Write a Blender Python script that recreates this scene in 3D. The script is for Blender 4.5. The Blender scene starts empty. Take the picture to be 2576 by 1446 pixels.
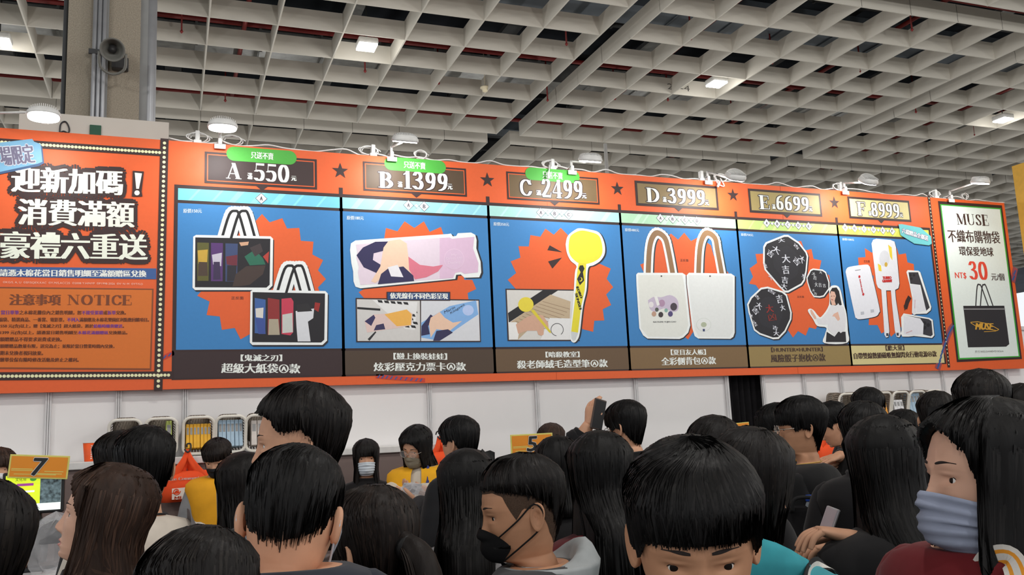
import bpy, bmesh, math, random
import numpy as np
from mathutils import Vector, Matrix
random.seed(7); rng = np.random.default_rng(7)
SC = bpy.context.scene
COL = SC.collection
# ------------------------------------------------------------------ camera
CAMZ = 1.6
F = 2232.8
FW = Vector((0.3800, 0.9116, 0.1568)).normalized()
RT = Vector((0.9248, -0.3776, -0.0459)); RT = (RT - FW*RT.dot(FW)).normalized()
UP = RT.cross(FW)
cam = bpy.data.cameras.new('camera'); camo = bpy.data.objects.new('camera', cam); COL.objects.link(camo)
m = Matrix((RT, UP, -FW)).transposed().to_4x4(); m.translation = Vector((0, 0, CAMZ))
camo.matrix_world = m
cam.sensor_width = 36.0; cam.lens = F/2576*36.0; cam.clip_start = 0.05; cam.clip_end = 300
SC.camera = camo
# ------------------------------------------------------------------ world, exposure, hall lights, added fill lights
W = bpy.data.worlds.new('hall'); SC.world = W; W.use_nodes = True
W.node_tree.nodes['Background'].inputs[0].default_value = (0.93, 0.96, 1.0, 1)
W.node_tree.nodes['Background'].inputs[1].default_value = 1.0
SC.view_settings.view_transform = 'Standard'; SC.view_settings.look = 'None'
SC.view_settings.gamma = 1.0; SC.view_settings.exposure = 0.0
HALL_W = 14.0
CROWD_FILL_W = 262.0
CLIP_W = 8.5
def lamp_or_fill(x, y, z, w, size=0.5):
    l = bpy.data.lights.new('lamp_or_fill_light', 'POINT'); l.shadow_soft_size = .17; l.energy = w
    l.color = (1.0, 0.97, 0.92)
    o = bpy.data.objects.new('lamp_or_fill_light', l); o.location = (x, y, z); COL.objects.link(o)
    return o
YS = 7.0            # the sign's plane
GRID_FILL_W = 120.0
HC = 8.6            # underside of the ceiling grid
CT = -0.024; CELL = 1.118; CX0 = -0.592; CY0 = 19.17; GAP = 0.60
def cw(c, r, z=HC):  # ceiling grid (columns, rows) -> world
    X = CX0+CELL*c; Y = CY0+CELL*r
    return Vector((X*math.cos(CT)-Y*math.sin(CT), X*math.sin(CT)+Y*math.cos(CT), z))
LAMPS = [(3.45, -3.62), (10.1, -3.7), (17.7, -3.5), (-2.0, -2.35)]
for c, r in LAMPS:                      # the lamps in view
    p = cw(c, r); lamp_or_fill(p.x, p.y, HC-0.3, HALL_W)
for r in (-15.5, -20, -25):             # unseen fill lights added over and behind the crowd, hung below the grid
    for c in (-4, 2, 8, 14, 20):
        p = cw(c, r); lamp_or_fill(p.x, p.y, HC-2.5, CROWD_FILL_W)
for y in (10.5, 16.5, 23.5):            # unseen lights added behind the sign to brighten the grid from below
    for x in (-3.5, 3, 9, 15, 22, 30):
        lamp_or_fill(x, y, 4.7, GRID_FILL_W*(1.25 if x < 5 else 1 if x < 12 else .62))

# ------------------------------------------------------------------ pixel -> place
def ray(px, py):
    return FW + RT*((px-1288)/F) + UP*((723-py)/F)
def at(px, py, d):                     # point seen at that pixel, d metres along the view axis
    return Vector((0, 0, CAMZ)) + ray(px, py)*d
def ony(px, py, y):                    # point seen at that pixel, on the plane y
    q = ray(px, py); return Vector((0, 0, CAMZ)) + q*(y/q.y)
def onz(px, py, z):
    q = ray(px, py); return Vector((0, 0, CAMZ)) + q*((z-CAMZ)/q.z)

# ------------------------------------------------------------------ materials
def lin(c):
    c = c/255.0
    return c/12.92 if c <= 0.04045 else ((c+0.055)/1.055)**2.4
_M = {}
def mat(name, rgb, rough=0.6, spec=0.4, var=0.06, scale=20.0, bump=0.0, metal=0.0, emit=0.0, trans=0.0, sheen=0.0, stretch=None, bscale=None):
    if name in _M: return _M[name]
    M = bpy.data.materials.new(name); M.use_nodes = True; nt = M.node_tree; N = nt.nodes
    b = N['Principled BSDF']; col = [lin(c) for c in rgb]
    b.inputs['Roughness'].default_value = rough; b.inputs['Specular IOR Level'].default_value = spec
    b.inputs['Metallic'].default_value = metal
    tc = N.new('ShaderNodeTexCoord'); nz = N.new('ShaderNodeTexNoise'); nz.inputs['Scale'].default_value = scale
    nz.inputs['Detail'].default_value = 4
    if stretch:
        mp = N.new('ShaderNodeMapping'); mp.inputs['Scale'].default_value = stretch
        nt.links.new(tc.outputs['Object'], mp.inputs['Vector']); nt.links.new(mp.outputs[0], nz.inputs['Vector'])
    else: nt.links.new(tc.outputs['Object'], nz.inputs['Vector'])
    r = N.new('ShaderNodeValToRGB'); r.color_ramp.elements[0].position = 0.3; r.color_ramp.elements[1].position = 0.7
    r.color_ramp.elements[0].color = [max(0, c*(1-var)) for c in col]+[1]
    r.color_ramp.elements[1].color = [min(1, c*(1+var)) for c in col]+[1]
    nt.links.new(nz.outputs['Fac'], r.inputs[0]); nt.links.new(r.outputs[0], b.inputs['Base Color'])
    if bump:
        bp = N.new('ShaderNodeBump'); bp.inputs['Strength'].default_value = bump; bp.inputs['Distance'].default_value = 0.01
        n2 = nz
        if bscale:
            n2 = N.new('ShaderNodeTexNoise'); n2.inputs['Scale'].default_value = bscale; n2.inputs['Detail'].default_value = 3
            nt.links.new(nz.inputs['Vector'].links[0].from_socket, n2.inputs['Vector'])
        nt.links.new(n2.outputs['Fac'], bp.inputs['Height']); nt.links.new(bp.outputs[0], b.inputs['Normal'])
    if emit:
        nt.links.new(r.outputs[0], b.inputs['Emission Color']); b.inputs['Emission Strength'].default_value = emit
    if trans: b.inputs['Transmission Weight'].default_value = trans; b.inputs['IOR'].default_value = 1.0
    if sheen: b.inputs['Sheen Weight'].default_value = sheen
    _M[name] = M
    return M

# ------------------------------------------------------------------ mesh helpers
class MB:
    def __init__(s): s.v = []; s.f = []; s.m = []; s.mats = []; s.sm = []
    def mi(s, m):
        if m not in s.mats: s.mats.append(m)
        return s.mats.index(m)
    def add(s, vs, fs, m, smooth=False):
        o = len(s.v); s.v += [tuple(v) for v in vs]; k = s.mi(m)
        for f in fs: s.f.append([o+i for i in f]); s.m.append(k); s.sm.append(smooth)
        return s
    def box(s, c, d, m, rot=None):
        vs = [Vector((x*d[0]/2, y*d[1]/2, z*d[2]/2)) for x in (-1, 1) for y in (-1, 1) for z in (-1, 1)]
        if rot is not None: vs = [rot @ v for v in vs]
        return s.add([v+Vector(c) for v in vs], [(0, 1, 3, 2), (4, 6, 7, 5), (0, 4, 5, 1), (2, 3, 7, 6), (0, 2, 6, 4), (1, 5, 7, 3)], m)
    def rbox(s, c, d, r, m, rot=None, seg=2):
        bm = bmesh.new(); bmesh.ops.create_cube(bm, size=1)
        for v in bm.verts: v.co = Vector((v.co.x*d[0], v.co.y*d[1], v.co.z*d[2]))
        bmesh.ops.bevel(bm, geom=bm.edges[:], offset=r, segments=seg, affect='EDGES', profile=0.5)
        bm.verts.index_update()
        vs = [v.co.copy() for v in bm.verts]
        if rot is not None: vs = [rot @ v for v in vs]
        fs = [[v.index for v in f.verts] for f in bm.faces]; bm.free()
        return s.add([v+Vector(c) for v in vs], fs, m, False)
    def loft(s, rings, m, cap=True, closed=True, smooth=True):
        n = len(rings[0]); vs = [v for r in rings for v in r]; fs = []
        for i in range(len(rings)-1):
            for j in range(n if closed else n-1):
                a = i*n+j; b = i*n+(j+1) % n
                fs.append((a, b, b+n, a+n))
        if cap: fs.append(list(range(n))[::-1]); fs.append([(len(rings)-1)*n+j for j in range(n)])
        return s.add(vs, fs, m, smooth)
    def tube(s, pts, r, m, n=8, smooth=True, sub=4, cap=True, squash=1.0):
        pts = [Vector(p) for p in pts]
        rs = list(r) if hasattr(r, '__len__') else [r]*len(pts)
        if sub > 1 and len(pts) > 2: pts, rs = spline(pts, sub, rs)
        rings = []; prev = None
        for i, p in enumerate(pts):
            t = (pts[min(i+1, len(pts)-1)]-pts[max(i-1, 0)])
            if t.length < 1e-9: t = Vector((0, 0, 1))
            t.normalize()
            if prev is None:
                a = Vector((0, 0, 1)) if abs(t.z) < 0.9 else Vector((1, 0, 0))
                u = t.cross(a).normalized()
            else:
                u = prev-t*prev.dot(t)
                u = u.normalized() if u.length > 1e-6 else t.orthogonal().normalized()
            prev = u; w = t.cross(u)
            rings.append([p+(u*math.cos(k*2*math.pi/n)+w*math.sin(k*2*math.pi/n)*squash)*rs[i] for k in range(n)])
        return s.loft(rings, m, cap, True, smooth)
    def lathe(s, c, prof, m, n=24, axis=None, smooth=True):   # prof: (radius, height)
        R = axis.to_track_quat('Z', 'Y').to_matrix() if axis is not None else Matrix.Identity(3)
        rings = [[Vector(c)+R @ Vector((r*math.cos(k*2*math.pi/n), r*math.sin(k*2*math.pi/n), h)) for k in range(n)] for r, h in prof]
        return s.loft(rings, m, True, True, smooth)
    def ball(s, c, r, m, n=16, k=10, rot=None):
        rx, ry, rz = r if hasattr(r, '__len__') else (r, r, r)
        rings = []
        for i in range(k+1):
            t = math.pi*i/k; q = max(math.sin(t), 0.01)
            ring = [Vector((rx*q*math.cos(a*2*math.pi/n), ry*q*math.sin(a*2*math.pi/n), rz*math.cos(t))) for a in range(n)]
            if rot is not None: ring = [rot @ v for v in ring]
            rings.append([v+Vector(c) for v in ring])
        return s.loft(rings, m)
    def build(s, name, parent=None, label=None, origin=None):
        me = bpy.data.meshes.new(name)
        vs = s.v
        if origin is not None: vs = [(v[0]-origin[0], v[1]-origin[1], v[2]-origin[2]) for v in vs]
        me.from_pydata(vs, [], s.f); me.update()
        for x in s.mats: me.materials.append(x)
        me.polygons.foreach_set('material_index', s.m); me.polygons.foreach_set('use_smooth', s.sm)
        o = bpy.data.objects.new(name, me); COL.objects.link(o)
        if origin is not None: o.location = origin
        if parent: o.parent = parent
        if label: o['label'] = label
        return o
def spline(pts, sub, rs=None):
    n = len(pts); out = []; ro = []
    for i in range(n-1):
        p0, p1, p2, p3 = pts[max(i-1, 0)], pts[i], pts[i+1], pts[min(i+2, n-1)]
        for k in range(sub):
            t = k/sub
            out.append(0.5*((2*p1)+(p2-p0)*t+(2*p0-5*p1+4*p2-p3)*t*t+(3*p1-p0-3*p2+p3)*t**3))
            if rs: ro.append(rs[i]*(1-t)+rs[i+1]*t)
    out.append(pts[-1])
    if rs: ro.append(rs[-1]); return out, ro
    return out
def tag(o, label, cat, group=None, kind=None):
    o['label'] = label; o['category'] = cat
    if group: o['group'] = group
    if kind: o['kind'] = kind
    return o
def thing(name, label, cat, loc=(0, 0, 0), rz=0.0, group=None):
    o = bpy.data.objects.new(name, None); COL.objects.link(o); o.location = loc; o.rotation_euler = (0, 0, rz)
    o.empty_display_size = 0.1
    return tag(o, label, cat, group)
def struct(o, label=None):
    o['kind'] = 'structure'
    if label: o['label'] = label
    return o
WHITE = mat('white_plastic', (225, 225, 222), 0.4)
# ================================================================== the hall
floor_m = mat('grey_hall_floor', (120, 118, 115), 0.5, 0.3, 0.1, 1.5)
mb = MB(); mb.box((15, 10, -0.05), (90, 70, 0.1), floor_m); struct(mb.build('floor'), 'grey hall floor')
slab_m = mat('dark_soffit', (40, 44, 50), 0.9, 0.1, 0.25, 0.5)
mb = MB(); mb.box((20, 14, 11.3), (100, 80, 0.2), slab_m)
ceil = struct(mb.build('ceiling'), 'dark soffit high above the open grid ceiling')
blade_m = mat('ceiling_blade_grey', (204, 200, 190), 0.7, 0.2, 0.04, 1.0)
joint_m = mat('blade_joint', (90, 88, 84), 0.7)
def grid(ca, ra, nc=7, nr=7, h=0.36, t=0.026):
    mb = MB()
    R = Matrix.Rotation(CT, 3, 'Z')
    for i in range(nc+1):
        p, q = cw(ca+i, ra), cw(ca+i, ra+nr)
        c = (p+q)/2; mb.box((c.x, c.y, HC+h/2), (t, (q-p).length+t, h), blade_m, R)
    for j in range(nr+1):
        p, q = cw(ca, ra+j), cw(ca+nc, ra+j)
        c = (p+q)/2; mb.box((c.x, c.y, HC+h/2+0.0015), ((q-p).length+t, t-0.004, h-0.004), blade_m, R)
    for i in range(1, nc):                                  # butt joints on the rim blades
        for ra2 in (ra, ra+nr):
            p = cw(ca+i, ra2); mb.box((p.x+0.02, p.y, HC+h/2), (0.006, t+0.004, h-0.01), joint_m, R)
    mb.build('baffle_grid', ceil)
PIT = 7.55
for a in range(-1, 5):
    for b in range(-2, 4):
        grid(a*PIT, -7+b*(PIT+0.05))
# services above the grid
duct_m = mat('silver_duct', (150, 152, 152), 0.35, 0.5, 0.2, 6, 0.4, metal=0.7)
pipe_m = mat('red_sprinkler_pipe', (120, 30, 28), 0.5)
steel_m = mat('dark_steel', (60, 62, 64), 0.6)
pale_m = mat('pale_plenum_duct', (86, 94, 102), 0.6, 0.3, 0.1, 2)
def run(name, pts, r, m, n=8, box=None, label=None, cat='duct', group=None):
    mb = MB()
    if box:
        a, b = Vector(pts[0]), Vector(pts[1]); d = b-a
        mb.box((a+b)/2, (d.length, box[0], box[1]), m, Matrix.Rotation(math.atan2(d.y, d.x), 3, 'Z'))
        k = int(d.length/1.2)
        for i in range(k+1): mb.box(a+d*(i/max(k, 1)), (0.05, box[0]+0.06, box[1]+0.06), m, Matrix.Rotation(math.atan2(d.y, d.x), 3, 'Z'))
    else: mb.tube(pts, r, m, n, sub=1)
    mb.build(name, ceil)
for r, z in ((-12.6, 9.6), (-8.9, 9.7), (-4.7, 9.5), (-1.1, 9.6), (2.1, 9.7), (6, 9.6)):
    a, b = cw(-9, r, z), cw(36, r, z); run('air_duct', (a, b), 0, duct_m if r in (-1.1, -8.9) else pale_m, box=(0.75, 0.45))
for r, z in ((-10.6, 9.3), (-6.6, 9.35), (-2.6, 9.3), (0.7, 9.3), (4.4, 9.3)):
    run('sprinkler_pipe', (cw(-9, r, z), cw(36, r, z)), 0.05, pipe_m)
for c, z in ((1.6, 9.2), (5.4, 9.4), (9.2, 9.2), (13, 9.4), (17.5, 9.2), (21.4, 9.3), (26, 9.2)):
    run('sprinkler_pipe', (cw(c, -14, z), cw(c, 10, z)), 0.045, pipe_m)
for r in range(-13, 9, 2):
    run('purlin', (cw(-9, r+0.4, 10.4), cw(36, r+0.4, 10.4)), 0, steel_m, box=(0.14, 0.3))
for c in range(-6, 34, 3):
    run('cable_tray', (cw(c+0.5, -14, 10.0), cw(c+0.5, 10, 10.0)), 0, duct_m if c % 2 else steel_m, box=(0.35, 0.1))
k = 0
drops = [(1.42, -0.5), (0.62, -3.3), (3.65, -2.5), (5.05, -2.3), (7.35, -2.0), (8.6, -5.2), (10.62, -4.7), (12.55, -4.8), (9.7, -2.6), (11.7, -1.9), (13.6, -2.3), (15.4, -3.3), (16.2, -1.6),
         (8.62, -2.4), (6.65, -4.45), (13.6, 0.8), (16.6, 0.75), (18.1, -2.4), (12.1, -6.5)]
for c, r in drops:
    mb = MB(); p = cw(c, r, HC+0.02)
    mb.tube([p+Vector((0, 0, 1.0)), p+Vector((0, 0, 0.06))], 0.016, pipe_m, 6, sub=1)
    mb.lathe(p, [(0.012, 0.06), (0.03, 0.04), (0.03, 0.03), (0.008, 0.0)], pipe_m, 8)
    mb.build('sprinkler_head', ceil)
# hanging lamps of the hall
lamp_body = mat('lamp_grey', (200, 200, 198), 0.5)
glow_m = mat('lamp_glow', (255, 252, 245), 0.5, emit=22.0, var=0.0)
CL = ['glaring ceiling lamp in the grid left of the smoke detector', 'ceiling lamp in the grid beside the number on a blade',
      'farthest ceiling lamp, in the grid towards the right edge', 'ceiling lamp glaring in the corner left of the pillar']
for i, (c, r) in enumerate(LAMPS):
    p = cw(c, r, HC-0.02)
    t = thing('ceiling_lamp', CL[i], 'ceiling lamp', p, CT, 'ceiling lamps in the grid')
    MB().rbox((0, 0, 0.07), (0.36, 0.36, 0.12), 0.03, lamp_body).build('housing', t)
    MB().rbox((0, 0, 0.0), (0.33, 0.33, 0.03), 0.008, glow_m).build('glowing_lens', t)
    MB().tube([(0, 0, 0.12), (0, 0, 1.2)], 0.012, steel_m, 6, sub=1).build('suspension_rod', t)
p = onz(1220, 222, HC+0.05)
mb = MB(); dm = mat('cream_detector', (225, 215, 185), 0.5)
t = thing('smoke_detector', 'cream domed smoke detector hanging in the ceiling grid', 'smoke detector', p)
MB().lathe((0, 0, 0), [(0.02, -0.09), (0.055, -0.07), (0.06, -0.02), (0.10, 0.0), (0.10, 0.025), (0.03, 0.04)], dm, 20).build('dome', t)
MB().tube([(0, 0, 0.03), (0, 0, 0.9)], 0.006, dm, 6, sub=1).build('rod', t)
# ------------------------------------------------------------------ pillar with pipes and horn loudspeaker
conc = mat('speckled_concrete', (150, 142, 128), 0.9, 0.1, 0.22, 90, 0.15)
conc2 = mat('grey_render', (140, 142, 142), 0.9, 0.1, 0.06, 6)
YP = 9.6
a, b = ony(168, 150, YP), ony(352, 150, YP)
pil = struct(MB().box(((a.x+b.x)/2, YP+0.5, 5.6), (b.x-a.x, 1.0, 11.2), conc).build('pillar'), 'speckled concrete pillar rising behind the sign')
xl, xr = ony(232, 150, YP).x, ony(272, 150, YP).x
mb = MB(); mb.box(((xl+xr)/2, YP-0.03, 5.6), (xr-xl, 0.06, 11.2), conc2); mb.build('pipe_chase', pil)
cond = mat('galvanised_conduit', (150, 152, 156), 0.4, 0.5, 0.1, 4, metal=0.5)
for px in (238, 250, 262):
    x = ony(px, 150, YP).x; MB().tube([(x, YP-0.09, 0), (x, YP-0.09, 11)], 0.022, cond, 8, sub=1).build('conduit', pil)
x = ony(178, 150, YP).x
MB().box((ony(352, 150, YP).x+0.06, YP+0.5, 5.6), (0.12, 0.9, 11.2), conc2).build('side_rib', pil)
MB().tube([(ony(379, 150, YP).x, YP+0.1, 0), (ony(379, 150, YP).x, YP+0.1, 11)], 0.06, cond, 10, sub=1).build('downpipe', pil)
MB().tube([(ony(166, 150, YP).x-0.02, YP+0.1, 0), (ony(166, 150, YP).x-0.02, YP+0.1, 11)], 0.025, steel_m, 8, sub=1).build('conduit', pil)
for z in (4.4, 5.6, 6.8): MB().box(((xl+xr)/2, YP-0.1, z), (xr-xl+0.06, 0.03, 0.05), steel_m).build('pipe_clip', pil)
horn_m = mat('grey_horn', (105, 105, 100), 0.5); horn_d = mat('dark_horn_throat', (45, 45, 46), 0.5)
hp = ony(283, 125, YP-0.46)
t = thing('horn_loudspeaker', 'grey horn loudspeaker on a bracket fixed to the concrete pillar', 'loudspeaker', hp)
ax = Vector((0.02, -1, -0.55)).normalized()
MB().lathe((0, 0, 0), [(0.03, -0.36), (0.05, -0.3), (0.06, -0.16), (0.105, -0.03), (0.115, 0.0), (0.118, 0.012), (0.105, 0.012), (0.09, -0.02), (0.04, -0.12)], horn_m, 28, ax).build('horn', t)
MB().lathe((0, 0, 0), [(0.0, -0.1), (0.035, -0.1), (0.04, -0.06), (0.02, -0.02), (0.001, -0.01)], horn_d, 16, ax).build('driver_cone', t)
MB().tube([(-0.12, 0.02, -0.02), (-0.11, 0.1, -0.15), (0, 0.14, -0.2), (0.11, 0.1, -0.15), (0.12, 0.02, -0.02)], 0.014, horn_m, 8).build('bracket', t)
MB().rbox((0.06, 0.40, 0.02), (0.16, 0.10, 0.12), 0.01, horn_d).build('wall_plate', t)
MB().tube([(0, 0.1, 0.05), (0, 0.40, 0.16)], 0.05, horn_m, 12, sub=1).build('driver_case', t)
# ================================================================== the sign
ORG = Vector((4.3, YS, 2.05))           # sign root, sign-local: x right, z up, y towards the wall
def S(px, py):
    p = ony(px, py, YS); return np.array((p.x-ORG.x, p.z-ORG.z))
def crop(ox, oy, k): return lambda x, y: (ox+x/k, oy+y/k)
cA, cB, cC, cD, cE, cF = crop(420, 340, 2.2587), crop(840, 380, 2.4095), crop(1210, 400, 2.582), crop(1540, 430, 2.7806), crop(1830, 440, 2.8906), crop(2090, 460, 3.0767)
cG, cN = crop(2300, 440, 2.779), crop(0, 300, 2.0656)
INK = {}
def ink(rgb): 
    k = 'print_%02x%02x%02x' % rgb
    return mat(k, rgb, 0.5, 0.35, 0.02, 40)
ORANGE = (224, 96, 46); BROWN = (54, 36, 36); PW = (232, 236, 232); BLUE = (58, 128, 190)
# ---- lettering: a broad-nib serif face drawn here, everything else from the built-in face
def ring_pts(cx, cy, rx, ry, n=18): return [(cx+rx*math.sin(2*math.pi*i/n), cy+ry*math.cos(2*math.pi*i/n)) for i in range(n+1)]
K = .095
def stem(x): return [([(x, 0), (x, 1)], 0, K, .02), ([(x-.15, .02), (x+.15, .02)], 0, 0, .02)]
GL = {
 '0': (.68, [(ring_pts(.34, .5, .22, .475), 0, .102, .02)]),
 '1': (.52, [([(.28, .02), (.28, .98)], 0, .102, .02), ([(.26, .95), (.08, .8)], 0, .03, .02), ([(.08, .02), (.48, .02)], 0, 0, .022)]),
 '2': (.66, [([(.13, .72), (.2, .93), (.34, .97), (.47, .86), (.46, .66), (.3, .36), (.1, .1)], 1, .088, .02), ([(.08, .06), (.56, .06)], 0, .02, .06), ([(.56, .06), (.6, .26)], 0, .015, .01)]),
 '3': (.66, [([(.13, .8), (.22, .95), (.36, .96), (.46, .8), (.42, .62), (.26, .53)], 1, .092, .018), ([(.26, .53), (.44, .46), (.51, .27), (.42, .07), (.26, .03), (.1, .17)], 1, .098, .018)]),
 '4': (.68, [([(.44, 0), (.44, .98)], 0, .098, .01), ([(.42, .96), (.07, .3)], 0, .025, .015), ([(.06, .27), (.64, .27)], 0, 0, .028), ([(.28, .02), (.6, .02)], 0, 0, .02)]),
 '5': (.66, [([(.13, .93), (.55, .93)], 0, .02, .06), ([(.14, .95), (.11, .52)], 0, .018, .01), ([(.12, .53), (.27, .6), (.44, .52), (.5, .31), (.42, .08), (.24, .02), (.1, .14)], 1, .1, .018)]),
 '6': (.66, [(ring_pts(.34, .3, .18, .28), 0, .098, .02), ([(.17, .3), (.18, .6), (.28, .85), (.5, .98)], 1, .088, .015)]),
 '7': (.62, [([(.08, .93), (.56, .93)], 0, .02, .055), ([(.56, .93), (.36, .5), (.26, .02)], 1, .092, .02), ([(.08, .95), (.06, .7)], 0, .015, .01)]),
 '8': (.66, [(ring_pts(.33, .74, .16, .23), 0, .092, .018), (ring_pts(.33, .27, .19, .25), 0, .098, .018)]),
 'A': (.76, [([(.36, .98), (.1, .02)], 0, .022, .01), ([(.36, .98), (.6, .02)], 0, .09, .01), ([(.2, .32), (.52, .32)], 0, 0, .022), ([(0, .02), (.22, .02)], 0, 0, .02), ([(.46, .02), (.76, .02)], 0, 0, .02)]),
 'B': (.7, stem(.17)[:1]+[([(.17, .97), (.36, .96), (.47, .76), (.38, .55), (.17, .52)], 1, .075, .018), ([(.17, .52), (.4, .51), (.54, .27), (.4, .04), (.17, .03)], 1, .085, .018), ([(0, .98), (.2, .98)], 0, 0, .018), ([(0, .02), (.2, .02)], 0, 0, .018)]),
 'C': (.68, [([(.6, .72), (.5, .93), (.36, .97), (.19, .8), (.14, .5), (.19, .2), (.36, .03), (.52, .08), (.62, .28)], 1, .075, .018), ([(.62, .98), (.62, .7)], 0, .018, .01)]),
 'D': (.78, stem(.17)[:1]+[([(.17, .97), (.42, .94), (.58, .72), (.61, .5), (.58, .28), (.42, .06), (.17, .03)], 1, .08, .018), ([(0, .98), (.2, .98)], 0, 0, .018), ([(0, .02), (.2, .02)], 0, 0, .018)]),
 'E': (.66, stem(.17)+[([(.0, .97), (.57, .97)], 0, 0, .025), ([(.17, .5), (.44, .5)], 0, 0, .022), ([(0, .025), (.6, .025)], 0, 0, .025), ([(.57, .98), (.57, .73)], 0, .018, .01), ([(.6, .02), (.6, .28)], 0, .018, .01), ([(.45, .62), (.45, .38)], 0, .015, .01)]),
 'F': (.62, stem(.17)+[([(.0, .97), (.57, .97)], 0, 0, .025), ([(.17, .5), (.44, .5)], 0, 0, .022), ([(.57, .98), (.57, .73)], 0, .018, .01), ([(.45, .62), (.45, .38)], 0, .015, .01)]),
 'I': (.36, stem(.18)+[([(.03, .98), (.33, .98)], 0, 0, .02)]),
 'M': (.92, [([(.13, .02), (.13, .97)], 0, .02, .01), ([(.16, .96), (.44, .06)], 0, .08, .01), ([(.44, .05), (.74, .97)], 0, .02, .01), ([(.76, .02), (.76, .97)], 0, .08, .01), ([(.02, .02), (.25, .02)], 0, 0, .018), ([(.62, .02), (.9, .02)], 0, 0, .018), ([(.02, .98), (.2, .98)], 0, 0, .018), ([(.74, .98), (.9, .98)], 0, 0, .018)]),
 'N': (.8, [([(.14, .02), (.14, .97)], 0, .02, .01), ([(.16, .96), (.64, .05)], 0, .08, .01), ([(.64, .03), (.64, .97)], 0, .02, .01), ([(.02, .02), (.26, .02)], 0, 0, .018), ([(.02, .98), (.2, .98)], 0, 0, .018), ([(.52, .98), (.76, .98)], 0, 0, .018)]),
 'O': (.8, [(ring_pts(.4, .5, .27, .475), 0, .085, .018)]),
 'S': (.6, [([(.48, .75), (.42, .93), (.28, .97), (.16, .85), (.18, .67), (.32, .5), (.45, .33), (.44, .1), (.28, .03), (.15, .1), (.1, .28)], 1, .07, .018)]),
 'T': (.68, stem(.34)+[([(.05, .97), (.63, .97)], 0, 0, .025), ([(.05, .98), (.05, .74)], 0, .018, .01), ([(.63, .98), (.63, .74)], 0, .018, .01)]),
 'U': (.78, [([(.17, .98), (.17, .3)], 0, .08, .01), ([(.17, .32), (.24, .08), (.4, .03), (.56, .1), (.62, .32)], 1, .04, .018), ([(.62, .3), (.62, .98)], 0, .02, .01), ([(.02, .98), (.3, .98)], 0, 0, .018), ([(.5, .98), (.74, .98)], 0, 0, .018)]),
 '+': (.6, [([(.1, .5), (.5, .5)], 0, 0, .09), ([(.3, .25), (.3, .75)], 0, .06, .01)]),
 ' ': (.3, [])}
GL['9'] = (.66, [([(.68-x, 1-y) for x, y in p], s, n, t) for p, s, n, t in GL['6'][1]])
GL['$'] = (.6, GL['S'][1]+[([(.3, -.08), (.3, 1.08)], 0, .015, .01)])
def hull(ps):
    ps = sorted(set(ps)); 
    def half(q):
        o = []
        for p in q:
            while len(o) > 1 and (o[-1][0]-o[-2][0])*(p[1]-o[-2][1])-(o[-1][1]-o[-2][1])*(p[0]-o[-2][0]) <= 0: o.pop()
            o.append(p)
        return o
    a = half(ps); b = half(ps[::-1]); return a[:-1]+b[:-1]
def serif_mesh(s):
    vs, fs, x = [], [], 0.0
    for ch in s:
        w, st = GL[ch]
        for pts, sm, n, t in st:
            P = [Vector((a, b, 0)) for a, b in pts]
            if sm: P = spline(P, 4)
            for a, b in zip(P[:-1], P[1:]):
                h = hull([(q.x+i*n+x, q.y+j*t) for q in (a, b) for i in (-1, 1) for j in (-1, 1)])
                o = len(vs); vs += h; fs.append(list(range(o, o+len(h))))
        x += w
    return np.array(vs), fs, [0]*len(fs)
_T = {}
def font_mesh(s, marks=None):
    key = (s, marks)
    if key in _T: return _T[key]
    cu = bpy.data.curves.new('lettering', 'FONT'); o = bpy.data.objects.new('lettering', cu); COL.objects.link(o)
    body = s; idx = [0]*len(s)
    if marks:
        body = ''; idx = []; k = 0
        for ch in s:
            if ch in '{}': k = 1 if ch == '{' else 0
            else: body += ch; idx.append(k)
    cu.body = body; cu.resolution_u = 2
    if marks:
        cu.materials.append(ink(BROWN)); cu.materials.append(ink(PW))
        for i, k in enumerate(idx): cu.body_format[i].material_index = k
    dg = bpy.context.evaluated_depsgraph_get(); me = bpy.data.meshes.new_from_object(o.evaluated_get(dg))
    vs = np.array([v.co[:2] for v in me.vertices]); fs = [list(p.vertices) for p in me.polygons]; mi = [p.material_index for p in me.polygons]
    COL.objects.unlink(o); bpy.data.objects.remove(o); bpy.data.curves.remove(cu); bpy.data.meshes.remove(me)
    _T[key] = (vs, fs, mi); return _T[key]
LAY = 0.0007
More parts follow.
